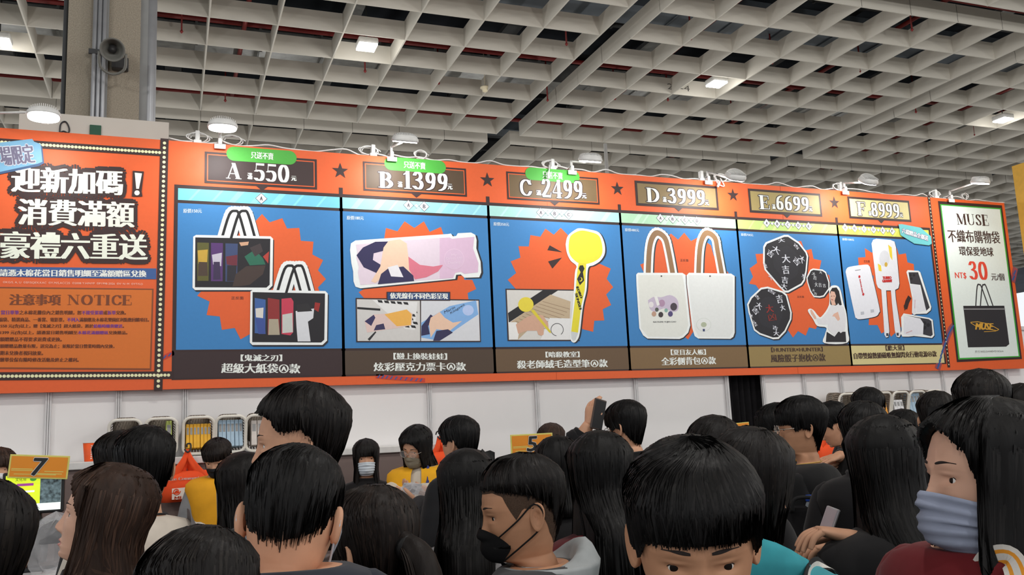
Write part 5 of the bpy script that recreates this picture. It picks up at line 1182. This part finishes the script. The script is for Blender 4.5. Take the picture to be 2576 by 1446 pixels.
    if fade:                               # clipped stubble below the longer top
        st = mat('stubble', (78, 62, 52), .8, .1, .25, 400); az, lz = tabs['short']
        lo2 = np.interp(np.degrees(np.abs(ph)), az, lz); hi2 = zlow(ph)+.004; R2 = [surf(ph, hi2+(np.minimum(lo2, hi2-.001)-hi2)*k/6, .0022-.0015*k/6) for k in range(7)]
        hb.add(T(np.concatenate(R2)), [(i*nc+j, i*nc+(j+1) % nc, (i+1)*nc+(j+1) % nc, (i+1)*nc+j) for i in range(6) for j in range(nc)], st, True)
    N = strands or (260, 700, 1700)[det-1]; sg_ = 9
    p0 = R.uniform(-np.pi, np.pi, N); q0 = np.where(R.random(N) < .45, 0.0, R.uniform(0.0, .6, N)); q1 = 1+R.normal(-.01 if hair == 'short' else 0, .032 if hair == 'short' else .022, N); jit = R.normal(0, .10, N); of = R.uniform(.0005, .0032, N)
    wd = R.uniform(.001, .0026, N)*(1.2 if det < 3 else 1); lift = np.minimum(R.gamma(1.3, .0009, N)*(1+spike*8), .013)
    tt = np.linspace(0, 1, sg_); SV = []; SF = []; SM = []
    for i in range(N):
        qq = q0[i]+(q1[i]-q0[i])*tt; pq = p0[i]+jit[i]*tt**1.5
        c = hs(pq, np.clip(qq, 0, 1.2), of[i]*np.sin(np.pi*np.minimum(tt*1.2, 1))+lift[i]*tt**3-.001)
        w = wd[i]*np.sin(np.pi*(tt*.92+.06))**.6; dp = w/(.085)
        L_ = hs(pq-dp, np.clip(qq, 0, 1.2), of[i]*.8+lift[i]*tt**3-.0012); 
        vv = np.empty((sg_*2, 3)); vv[0::2] = L_; vv[1::2] = 2*c-L_
        b0 = len(SV)*sg_*2; SV.append(vv); SM.append(R.random() < .3)
        SF.append([(b0+2*k, b0+2*k+1, b0+2*k+3, b0+2*k+2) for k in range(sg_-1)])
    SV = T(np.concatenate(SV), 0.0); o = len(hb.v); hb.v += [tuple(v) for v in SV]; m0, m1 = hb.mi(HAIR[hc][0]), hb.mi(HAIR[hc][1])
    for f, m_ in zip(SF, SM):
        hb.f += [[o+i for i in q] for q in f]; hb.m += [m1 if m_ else m0]*len(f); hb.sm += [True]*len(f)
    if hair == 'tied':
        tz = -.005; tie = T([(0, .105, tz)])[0]; pts = [Vector(T([p])[0]) for p in ((0, .07, tz+.02), (0, .108, tz+.005), (0, .135, tz-.03), (0, .142, tz-.10), (0, .13, tz-.20), (0, .12, tz-.30))]
        hb.tube(pts, [.03*s, .022*s, .033*s, .034*s, .028*s, .006*s], HAIR[hc][0], 14)
        for i in range(90):
            a = R.uniform(0, 6.28); r = R.uniform(.8, 1.15); hb.tube([p+Vector((math.cos(a)*k*r, math.sin(a)*k*r*.8, 0)) for p, k in zip(pts[1:], (.02, .032, .034, .03, .012))], [.0015, .0018, .0018, .0015, .0005], HAIR[hc][i % 2], 4, sub=3)
    ho = hb.build('hair', t)
    if hair == 'tied':
        MB().lathe(Vector(tie), [(.02*s, -.012), (.027*s, -.006), (.027*s, .006), (.02*s, .012)], mat('black_hair_tie', (16, 16, 18), .6), 16, Vector((0, 1, -.2))).build('hair_tie', ho)
    # ---------- clothes
    kind, rgb = top_c; rgb = tuple(int(v*.72) for v in rgb) if max(rgb) < 50 else rgb; off = {'tee': .010, 'jacket': .026, 'hoodie': .022, 'shirt': .014}[kind]
    cm_ = mat('cloth_%d_%d_%d' % rgb, rgb, .8, .2, .10, 14, .35, sheen=.1, bscale=9)
    cb = MB(); nc = 44; ph = np.linspace(0, 2*np.pi, nc, endpoint=False)
    cr = {'tee': [(-.182, .0035), (-.19, .008)], 'jacket': [(-.135-collar, .03), (-.15-collar, .034), (-.175, .026)], 'hoodie': [(-.165, .02), (-.18, .024)], 'shirt': [(-.15, .012), (-.165, .014), (-.18, .010)]}[kind]
    rows = []; zz = [(cr[0][0]-.012, cr[0][1]-.009)]+cr+[(z, off) for z in (-.205, -.22, -.24, -.265, -.30, -.36, -.43, -.50, -.57, -.64, -.70, -.74)]
    wob = sum(R.uniform(.4, 1)*np.sin(ph*f+R.uniform(0, 6)) for f in (3, 5, 9))*.003
    for k, (z, o) in enumerate(zz): rows.append(surf(ph, np.full(nc, z), o+wob*np.clip(k-3, 0, 4)/4, ws=ws))
    rows.append(surf(ph, np.full(nc, -.735), off-.012, ws=ws))
    cb.add(T(np.concatenate(rows)), [(i*nc+j, (i+1)*nc+j, (i+1)*nc+(j+1) % nc, i*nc+(j+1) % nc) for i in range(len(rows)-1) for j in range(nc)], cm_, True)
    for sh, el, wr, hd, q0, q1 in limbs:
        sh, el, wr = Vector(sh), Vector(el), Vector(wr); o = off*s*.8; we = el.lerp(wr, hd.get('cuff', .9) if hd else (.93 if kind != 'tee' else .9))
        if kind == 'tee' and not (hd and 'cuff' in hd): we = el.lerp(sh, .15); pts = [sh, sh.lerp(we, .5), we]; rr = [.054*s+o, .055*s+o, .056*s+o]
        else: pts = [sh, sh.lerp(el, .5), el, el.lerp(we, .5), we]; rr = [.053*s+o, .049*s+o, .044*s+o, .040*s+o, .031*s+o]
        cb.tube([q0, q1]+pts, [.014*s, .030*s+o*.4, .043*s+o*.55]+rr[1:], cm_, 18, sub=5)
    co = cb.build({'tee': 'tee_shirt', 'jacket': 'jacket', 'hoodie': 'hoodie', 'shirt': 'shirt'}[kind], t)
    if hood:
        hm = mat('cloth_%d_%d_%d' % hood, hood, .85, .2, .1, 20, .35, bscale=9); hb2 = MB(); pts = []; rr = []
        rows = []
        for k in range(15):
            a = -2.5+5.0*k/14; bk_ = (1+math.cos(a))/2   # a 0 at the back
            c = np.array((math.sin(a)*(.085+.012*bk_)*1.05, math.cos(a)*.085+.03+.02*bk_, -.195-.03*(1-bk_)+.025*bk_+hood_z)); r = (.020+.024*bk_)
            nr_ = np.array((math.sin(a), math.cos(a), 0))
            rows.append([c+nr_*r*math.cos(q)*.8+np.array((0, 0, 1))*r*math.sin(q)*(1.25+.7*bk_)*(1 if math.sin(q) > 0 else 1.5) for q in [2*math.pi*i/14 for i in range(14)]])
        hb2.loft([[Vector(v) for v in T(r_)] for r_ in rows], hm); hb2.build('hood', co, 'hood of another shade than the coat')
    if vest:
        vm = mat('cloth_%d_%d_%d' % vest, vest, .7, .25, .08, 12, .3, bscale=9); vb = MB()
        for a0, a1 in ((.12, 2*np.pi-.12),):
            pv = np.linspace(a0, a1, 40); rows = [surf(pv, np.full(40, z), off+o, ws=ws) for z, o in ((-.19, .004), (-.20, .008), (-.215, .014), (-.235, .022), (-.262, .026), (-.30, .022), (-.40, .010), (-.50, .010), (-.60, .010), (-.70, .012))]
            vb.add(T(np.concatenate(rows)), [(i*40+j, (i+1)*40+j, (i+1)*40+j+1, i*40+j+1) for i in range(len(rows)-1) for j in range(39)], vm, True)
        vb.build('vest', t, 'yellow vest')
    tm = mat('cloth_%d_%d_%d' % trous, trous, .85, .2, .1, 14, .2); tb = MB()
    tb.loft([[Vector(v) for v in T(surf(ph, np.full(nc, z), o))] for z, o in ((-.62, .008), (-.70, .012), (-.80, .014), (-.85, .02))], tm)
    for sg in (-1, 1): tb.tube([X((sg*.085, .02, -.80)), X((sg*.09, .015, -1.0)), X((sg*.09, .01, -1.15)), X((sg*.09, .03, -1.3)), X((sg*.09, .04, -1.54))], [.10*s, .088*s, .072*s, .068*s, .062*s], tm, 16)
    tb.build('trousers', t)
    sm_ = mat('dark_shoe', (46, 44, 46), .5)
    for sg in (-1, 1):
        b = X((sg*.09, .0, -1.585)); so = MB()
        so.loft([[Vector((b[0]+w*math.cos(a)*s, y*s, max(0.0, h*(.5+.5*math.sin(a)))*s)) for a in [2*math.pi*k/14 for k in range(14)]] for y, w, h in ((.10, .02, .05), (.09, .036, .09), (.04, .04, .11), (-.03, .042, .09), (-.10, .047, .06), (-.155, .038, .045), (-.17, .015, .02))], sm_); so.build('shoe', t)
    # ---------- mask, glasses
    if mask:
        mm = mat('mask_%d_%d_%d' % mask['c'], mask['c'], .75, .2, .03, 60, .1); m_ = MB(); A = math.radians(mask.get('a', 66)); nu, nv = 41, 25
        pts = []
        for j in range(nv):
            v = j/(nv-1); z = -.024-.092*v
            for i in range(nu):
                p = (-1+2*i/(nu-1)); sc_ = 1-.10*abs(v-.5)*2 if mask.get('pleat') else 1-.5*max(0, abs(v-.5)*2-.15)**1.5
                a = p*A*sc_; z2 = z+(.016*abs(p)**1.6*(1 if v < .5 else -.6)*(-1 if v < .5 else -1))*(1-v if v < .5 else v)*(.9 if not mask.get('pleat') else .6)
                pl = .0022*math.sin(v*5*2*math.pi) if mask.get('pleat') else 0
                pts.append(surf(np.array(a), np.array(max(z2, -.111)), .0085+pl+.004*math.sin(math.pi*v)*(1-p*p)+.002, False, True)+np.array((0, 0, min(0, z2+.111))))
        pts = np.array(pts)
        m_.add(T(pts), [(j*nu+i, j*nu+i+1, (j+1)*nu+i+1, (j+1)*nu+i) for j in range(nv-1) for i in range(nu-1)], mm, True)
        mo = m_.build('face_mask', t, mask['l'])
        for sg in (() if longh else (-1, 1)):
            idx = nu-1 if sg > 0 else 0; a = Vector(T([pts[2*nu+idx]])[0]); b = Vector(T([pts[(nv-3)*nu+idx]])[0])
            e1 = Vector(T([(sg*.081, .012, .018)])[0]); e2 = Vector(T([(sg*.088, .03, -.008)])[0]); e3 = Vector(T([(sg*.08, .016, -.04)])[0])
            am = a.lerp(e1, .5)+(Vector(T([(sg*.09, -.04, -.01)])[0])-Vector(T([(sg*.0815, -.04, -.01)])[0])); bm_ = b.lerp(e3, .5)+(Vector(T([(sg*.082, 0, -.05)])[0])-Vector(T([(sg*.075, 0, -.05)])[0]))
            MB().tube([a, am, e1, e2, e3, bm_, b], .0021, mm, 6).build('ear_loop', mo)
    if glasses:
        gm = mat('wire_frame', (176, 170, 160), .3, .5, metal=.6); gb = MB()
        for sg in (-1, 1):
            c = np.array((sg*.033, -.108, -.006)); gb.tube([Vector(v) for v in T([c+np.array((.024*math.cos(a)*1.05, .004*abs(math.cos(a))*(1 if sg*math.cos(a) > 0 else 0), .021*math.sin(a))) for a in [2*math.pi*k/20 for k in range(21)]])], .0013*glasses, gm, 6, sub=1)
            gb.tube([Vector(v) for v in T([(sg*.058, -.104, -.002), (sg*.076, -.06, .0), (sg*.079, .0, .004), (sg*.08, .03, -.012)])], .0013*glasses, gm, 6)
        gb.tube([Vector(v) for v in T([(-.010, -.112, -.002), (0, -.116, .001), (.010, -.112, -.002)])], .0013*glasses, gm, 6); go = gb.build('glasses', t)
        gl = mat('lens_glass', (235, 238, 240), .05, .6); gl.node_tree.nodes['Principled BSDF'].inputs['Alpha'].default_value = .15
        for sg in (-1, 1):
            c = np.array((sg*.033, -.108, -.006)); MB().add(T([c+np.array((.023*math.cos(a), 0, .020*math.sin(a))) for a in [2*math.pi*k/20 for k in range(20)]]), [list(range(20))], gl).build('lens', go)
    if neck:
        nm_ = mat('neck_%d_%d_%d' % neck['c'], neck['c'], .5, .4); MB().tube([Vector(v) for v in T([surf(np.array(a), np.array(-.178-.02*math.cos(a)), neck.get('o', .004)) for a in [2*math.pi*k/28 for k in range(29)]])], neck['r'], nm_, 6, sub=1).build(neck['n'], t, neck.get('l'))
    return dict(root=t, T=T, s=s, loc=loc, rz=rz, hc=hc3, X=X)
PP = {}
# ------------------------------------------------------------------ who stands where
TL = dict
BLK = (30, 29, 32)
def A(px, py, d): return at(px, py, d)
# behind the counters
person('staff person at the left edge, brown fringe and white mask, behind plate 7', (2, 1125), 5.15, -5, s=.93, hair='bangs', hc='brown', length=-.2, det=1, top_c=('shirt', (60, 58, 60)), mask=TL(c=(222, 222, 226), l='white face mask', pleat=1))
person('staff person bowing in yellow vest with grey sleeves and black mask', (548, 1103), 5.75, -22, bface=0, pitch=24, drop=.08, hair='fringe', hc='dbrown', det=2, top_c=('jacket', (138, 138, 140)), vest=(234, 166, 36), mask=TL(c=(34, 33, 36), l='black face mask'), s=.97)
person('long-haired person in black with fringe and white mask facing us', (920, 1103), 6.12, 2, hair='bangs', hc='soft', length=-.42, det=2, top_c=('jacket', (28, 27, 30)), mask=TL(c=(206, 216, 226), l='pale surgical mask', pleat=1), s=1.0)
a13 = {1: TL(el=A(985, 1235, 5.6), wr=A(1028, 1262, 5.35), fd=(-.1, -.3, .1), pn=(0, 0, 1), curl=.6), -1: TL(el=A(1110, 1240, 5.6), wr=A(1060, 1232, 5.3), fd=(-.8, -.3, .1), pn=(0, 0, 1), curl=.6)}
PP['staff'] = person('staff person with bob and round glasses in a yellow vest, looking down', (1047, 1070), 5.66, -32, bface=-15, pitch=20, roll=6, hair='bob', th=.026, det=2, skin='a', top_c=('shirt', (214, 204, 188)), vest=(238, 174, 34), mask=TL(c=(128, 120, 104), l='olive grey face mask'), glasses=1.2, arms=a13, s=1.02, drop=.085, zl=([0, 22, 40, 55, 70, 100, 180], [.06, .05, .02, -.13, -.17, -.18, -.18]))
person('brown-haired staff person with pale hair clip, mostly behind plate 5', (1385, 1064), 6.2, 170, s=1.05, hair='tied', hc='brown', det=1, top_c=('shirt', (70, 66, 64)))
# the far rank of customers
person('short-haired person in dark shirt bowing at far right beside the orange bag', (2092, 1012), 5.2, -80, pitch=26, hair='short', th=.026, det=2, top_c=('tee', (36, 34, 36)), arms={-1: TL(el=A(2120, 1150, 5.1), wr=A(2108, 1148, 5.0), fd=(-.95, .0, -.15), pn=(.1, .2, -1), curl=.12, cuff=.5), 1: TL(el=A(2085, 1180, 5.2), wr=A(2100, 1165, 5.05), fd=(-.9, 0, -.3), pn=(0, .3, 1), curl=.3, cuff=.5)})
person('black-haired person far right, before the half-hidden basket', (2180, 974), 5.7, 172, s=1.06, hair='short', th=.028, det=2, spike=.6)
person('person in black coat with amber collar behind the bespectacled one', (1949, 1014), 4.5, -95, hair='fringe', det=2, top_c=('jacket', (30, 29, 31)), neck=TL(c=(226, 150, 40), r=.016, n='collar', l='amber collar', o=.05), pitch=6)
person('person in grey-black jacket reaching to the counter, ruffled black hair', (1153, 1046), 4.7, -128, bface=-150, pitch=4, hair='short', th=.030, det=2, spike=.9, top_c=('jacket', (40, 40, 44)), arms={-1: TL(el=A(1068, 1305, 4.55), wr=A(1055, 1262, 4.75), fd=(-.75, .5, .25), pn=(.3, .2, 1), curl=.45, cuff=.85)})
PP['phone'] = person('person with bowl haircut in black lifting a phone case overhead', (1572, 1007), 4.6, -128, bface=-150, pitch=8, hair='fringe', th=.030, det=2, top_c=('jacket', (28, 28, 31)), glasses=1.2, arms={-1: TL(el=A(1452, 1118, 4.5), wr=A(1482, 1066, 4.5), fd=(.22, .05, .95), pn=(.9, .2, -.1), curl=.35, cuff=.6)})
person('person with round glasses in black tee and gold chain, profile left', (2008, 996), 3.9, -80, bface=-110, hair='fringe', th=.030, det=3, skin='b', top_c=('tee', (26, 26, 28)), glasses=1.3, neck=TL(c=(196, 156, 84), r=.003, n='gold_chain', l='thin gold chain'), ws=1.05)
person('small dark head right of the long black hair, below the orange box', (2268, 1030), 4.7, 175, s=1.1, hair='short', th=.026, det=1)
person('dark head in front of the last basket at right', (2352, 984), 4.3, 176, hair='short', th=.026, det=1, hc='soft')
person('tall dark-haired head with loose strands over the right poster end', (2462, 930), 3.5, 178, s=1.09, hair='short', th=.032, det=2, hc='soft', spike=.6, ws=1.0)
person('dark head cut by the right edge', (2566, 966), 3.7, 178, hair='short', th=.03, det=1, hc='soft')
person('dark head touching the left side of the beige shirt person\'s hair', (303, 1084), 3.4, -140, hair='short', th=.026, det=2, hc='soft')
PP['beige'] = person('person in beige shirt with black cord necklace, seen from behind', (364, 1071), 2.9, -168, bface=-175, hair='short', th=.026, det=2, top_c=('tee', (206, 196, 184)), neck=TL(c=(24, 22, 24), r=.004, n='cord_necklace', l='black cord necklace'), spike=.3)
person('dark-haired person in black coat behind the boy with mask loops', (612, 1137), 3.3, -160, hair='long', length=-.33, hc='soft', det=2, top_c=('jacket', (26, 25, 28)), part=1)
person('dark head right of plate 5', (1400, 1096), 3.4, 178, hair='bob', det=1, hc='black', top_c=('jacket', (34, 32, 36)))
person('dark head behind the boy in front, left of the curtain', (1792, 1046), 3.0, 180, hair='short', th=.028, det=2, hc='soft')
person('black-haired person just left of the long-haired one at right', (2166, 1009), 3.3, 178, s=.92, hair='fringe', th=.028, det=2)
# the middle rank
person('person in grey hoodie with very long straight black hair, from behind', (1172, 1129), 2.8, 176, hair='long', length=-.66, th=.024, det=3, top_c=('hoodie', (152, 150, 152)), hood=(150, 148, 150), drape=.12, hood_z=-.05, puff=.3, strands=1100)
person('person in dark red top with long black hair, left of the boy in front', (1505, 1084), 2.6, -165, hair='long', length=-.30, th=.024, det=3, top_c=('hoodie', (92, 22, 28)), hood=(96, 24, 30), drape=.11, hood_z=-.05, strands=900)
PP['teal'] = person('person in teal fleece with black bob, from behind', (1880, 1074), 2.0, 165, hair='bob', th=.024, hc='soft', det=3, top_c=('hoodie', (56, 148, 160)), hood=(60, 154, 166), zl=([0, 40, 55, 70, 100, 180], [.02, .0, -.08, -.10, -.11, -.11]), ws=.95)
a29 = {1: TL(el=A(2225, 1500, 2.25), wr=A(2142, 1352, 2.28), fd=(-.85, .4, .25), pn=(-.3, .1, -.9), sd=-1, curl=.75, cuff=.9), -1: TL(el=A(2200, 1500, 2.35), wr=A(2122, 1382, 2.42), fd=(-.85, .3, .2), pn=(-.3, .3, -.9), sd=-1, curl=.95, cuff=.85)}
person('person with waist-long black hair at right, both hands raised in front', (2214, 1044), 2.35, -165, bface=-150, hair='long', length=-.50, th=.024, det=3, top_c=('jacket', (34, 32, 35)), arms=a29, strands=1100)
person('tall man with thick black hair in left profile', (752, 964), 2.28, -92, s=1.07, bface=-150, pitch=-2, hair='short', th=.036, det=3, skin='a', top_c=('jacket', (26, 26, 29)), spike=.5, zl=([0, 30, 52, 66, 78, 92, 110, 135, 180], [.07, .066, .055, .03, .03, .035, -.02, -.08, -.095]), hc='soft', look=-15, drop=.06)
person('man in black face mask with faded hair and pale grey hood', (1308, 1142), 2.2, -78, s=1.03, bface=-110, pitch=6, hair='short', th=.022, det=3, skin='b', hc='soft', top_c=('jacket', (64, 65, 68)), hood=(164, 168, 170), fade=True, drop=.095, mask=TL(c=(20, 20, 22), l='black face mask', a=60), zl=([0, 30, 50, 64, 80, 95, 120, 150, 180], [.062, .062, .056, .052, .045, .035, .0, -.06, -.07]), collar=.0)
person('brown straight-haired person looking up to the left, front left', (272, 1167), 2.2, -98, bface=-140, pitch=-14, hair='long', length=-.34, hc='brown', th=.022, det=3, skin='c', top_c=('jacket', (34, 34, 40)), strands=1500)
person('dark head and cheek cut by the lower left corner', (-64, 1204), 1.6, -150, hair='fringe', det=2, th=.026, skin='a', hc='soft')
# the front rank
person('person with a low ponytail in front, brown-black hair', (932, 1224), 1.85, -138, pitch=10, hair='tied', hc='dbrown', th=.022, det=3, top_c=('jacket', (30, 29, 32)), strands=1500, s=1.0)
person('dark crown of hair at the bottom left of centre', (500, 1328), 1.25, -170, s=.87, pitch=10, hair='fringe', hc='soft', th=.024, det=3, spike=.3)
p9 = person('boy in navy tee seen from behind, white mask loops on his ears', (733, 1129), 1.52, 170, s=.97, bface=178, pitch=24, roll=-6, hair='short', th=.014, det=3, skin='a', top_c=('tee', (44, 48, 58)), mask=TL(c=(190, 198, 210), l='pale mask with white ear loops', pleat=1), zl=([0, 35, 55, 72, 84, 100, 125, 150, 180], [.03, .03, .03, .0, .035, .02, -.03, -.05, -.06]), ws=.92, drop=.135)
PP['right'] = person('person in dark red jacket with pale blue surgical mask, right foreground', (2468, 1000), 1.42, -62, bface=-30, pitch=-8, drop=.125, hair='long', length=-.5, hc='black', th=.022, det=3, skin='c', top_c=('hoodie', (106, 26, 32)), mask=TL(c=(150, 158, 180), l='pale blue pleated surgical mask', pleat=1, a=70), strands=1600, look=-6, zl=([0, 25, 45, 56, 66, 100, 180], [.075, .06, .04, .0, -.5, -.5, -.5]))
person('boy with black bowl cut bowing towards us in the front row', (1728, 1106), 1.2, 4, pitch=16, hair='fringe', hc='black', th=.021, det=3, skin='b', top_c=('tee', (40, 40, 44)), strands=1800, zl=([0, 35, 52, 66, 78, 92, 125, 180], [.031, .030, .028, .0, .005, .01, -.07, -.09]))
# ------------------------------------------------------------------ things carried
def rot_to(x, z):                         # frame with the given x axis and z axis
    x = Vector(x).normalized(); z = Vector(z); z = (z-x*z.dot(x)).normalized(); y = z.cross(x)
    return Matrix((x, y, z)).transposed()
def put(o, loc, R=None):
    m_ = (R.to_4x4() if R is not None else Matrix.Identity(4)); m_.translation = Vector(loc); o.matrix_world = m_; return o
case = mat('brown_phone_case', (74, 60, 54), .5)
t = thing('phone', 'phone in brown case held overhead against the white wall', 'phone'); put(t, A(1505, 1042, 4.47), rot_to((.95, .2, -.25), (.28, 0, .95)))
MB().rbox((0, 0, 0), (.075, .012, .155), .005, case).build('case', t); MB().box((0, -.0065, 0), (.066, .001, .14), plast).build('screen', t)
t = thing('card', 'printed card in clear sleeve held over the counter by the grey-sleeved arm', 'card'); put(t, A(1034, 1229, 5.15), rot_to((.95, .2, -.12), (.1, -.55, .8)))
MB().rbox((0, 0, 0), (.12, .004, .075), .001, mat('clear_sleeve', (214, 216, 222), .2, .6)).build('sleeve', t); MB().box((-.01, -.0028, .0), (.08, .001, .05), mat('card_print', (120, 118, 126), .5, .3, .6, 40)).build('printed_face', t)
t = thing('phone', 'silver-edged phone held in two hands before the waist-long hair', 'phone'); put(t, A(2084, 1316, 2.42), rot_to((.25, .95, .1), (.40, .0, .9)))
MB().rbox((0, 0, 0), (.066, .009, .09), .004, mat('silver_phone_edge', (190, 192, 198), .3, .5, metal=.6)).build('case', t); MB().box((0, -.005, 0), (.06, .001, .084), plast).build('screen', t)
# ribbons laid on a person's clothes
def ribbon(P, path, w, m, name, parent, off, label=None, stripes=None, local=True):
    pts = [Vector(P['T'](surf(np.array(a), np.array(z), off))[0]) for a, z in path]
    nrm = [Vector(P['T'](surf(np.array(a), np.array(z), off+.02))[0])-p for (a, z), p in zip(path, pts)]
    q = spline(pts, 6); n2 = spline(nrm, 6); mb = MB(); vs = []
    cols = stripes or [(0, 1, m)]
    for k, (p, n) in enumerate(zip(q, n2)):
        d = (q[min(k+1, len(q)-1)]-q[max(k-1, 0)]).normalized(); s_ = n.normalized().cross(d).normalized(); vs.append((p, s_, n.normalized()))
    for a, b, mm in cols:
        rows = []
        for p, s_, n in vs: rows.append([p+s_*w*(a-.5), p+s_*w*(b-.5), p+s_*w*(b-.5)-n*.003, p+s_*w*(a-.5)-n*.003])
        mb.loft(rows, mm, True, True, False)
    o = mb.build(name, parent, label); return o
WHT = mat('white_webbing', (214, 210, 204), .8, .2, .05, 60); AMB = mat('amber_webbing', (226, 150, 50), .8, .2, .05, 60); BKW = mat('black_webbing', (24, 24, 26), .8); GRW = mat('grey_webbing', (112, 108, 110), .8, .2, .08, 40)
ribbon(PP['right'], [(.62, -.16), (.50, -.19), (.42, -.22), (.36, -.26), (.30, -.33), (.22, -.42), (.1, -.52)], .034, WHT, 'lanyard', PP['right']['root'], .034, 'white lanyard with amber stripes', [(0, .2, WHT), (.2, .36, AMB), (.36, .64, WHT), (.64, .8, AMB), (.8, 1, WHT)])
def at_root(P, name, label, cat):
    r = P['root']; return thing(name, label, cat, r.location, r.rotation_euler[2])
t = at_root(PP['teal'], 'shoulder_bag', 'shoulder bag on white and black strap across the teal fleece', 'bag')
ribbon(PP['teal'], [(-2.75, -.42), (-2.65, -.32), (-2.55, -.262), (-2.35, -.232), (-2.05, -.216), (-1.6, -.208), (-1.2, -.216), (-.95, -.245), (-.75, -.34), (-.5, -.5)], .030, WHT, 'strap', t, .030, None, [(0, .3, BKW), (.3, .7, WHT), (.7, 1, BKW)])
q = Vector(PP['teal']['T'](surf(np.array(-.5), np.array(-.58), .07))[0]); MB().rbox(q, (.2, .1, .16), .03, BKW).build('pouch', t)
t = at_root(PP['beige'], 'backpack', 'grey-strapped backpack worn by the beige shirt person', 'bag')
ribbon(PP['beige'], [(-2.5, -.38), (-2.4, -.30), (-2.25, -.245), (-2.0, -.224), (-1.7, -.217), (-1.4, -.219), (-1.1, -.235), (-.9, -.28)], .055, GRW, 'strap', t, .026)
q = Vector(PP['beige']['T'](surf(np.array(np.pi), np.array(-.50), .09))[0]); MB().rbox(q, (.28, .13, .34), .05, GRW).build('pack', t)
ribbon(PP['phone'], [(-2.5, -.40), (-2.35, -.29), (-2.15, -.243), (-1.9, -.226), (-1.6, -.222), (-1.3, -.24)], .028, WHT, 'strap', PP['phone']['root'], .036, 'white bag strap')
ribbon(PP['staff'], [(.55, -.175), (.42, -.22), (.3, -.30), (.12, -.42), (0, -.52)], .018, mat('blue_lanyard', (52, 62, 130), .7), 'lanyard', PP['staff']['root'], .036, 'blue lanyard')
# black tote with a bottle
c = A(2030, 1330, 3.62)
t = thing('tote_bag', 'black tote bag with bottle in it, behind the man in gold chain', 'bag', (c.x, c.y, c.z-.245), -.35)
mb = MB(); mb.rbox((0, 0, .17), (.26, .09, .34), .02, mat('black_canvas', (28, 27, 29), .85, .2, .15, 30)); mb.build('bag_body', t)
for y in (-.05, .05): MB().tube([(-.07, y, .32), (-.06, y*1.15, .37), (0, y*1.25, .375), (.06, y*1.15, .36), (.07, y, .30)], .008, BKW, 8).build('handle', t)
b = A(2045, 1256, 3.6); t = thing('water_bottle', 'clear water bottle with bright blue cap poking out of the black tote', 'bottle', (b.x, b.y+.02, b.z-.2))
wb = mat('clear_bottle', (200, 210, 220), .1, .6); wb.node_tree.nodes['Principled BSDF'].inputs['Alpha'].default_value = .5
MB().lathe((0, 0, 0), [(.028, 0), (.031, .01), (.031, .14), (.026, .165), (.014, .19), (.0135, .2)], wb, 20).build('bottle_body', t)
MB().lathe((0, 0, 0), [(.0155, .192), (.0165, .195), (.0165, .214), (.014, .217)], mat('blue_cap', (44, 84, 190), .4), 20).build('cap', t)
# clear bag on the left counter, in front of the till
p = at(135, 1380, 4.15); film_bag((p.x, 4.86, ZC+.002), (.13, .09, .13), 'crumpled clear bag standing on the counter below the number 7 till', 5, None)
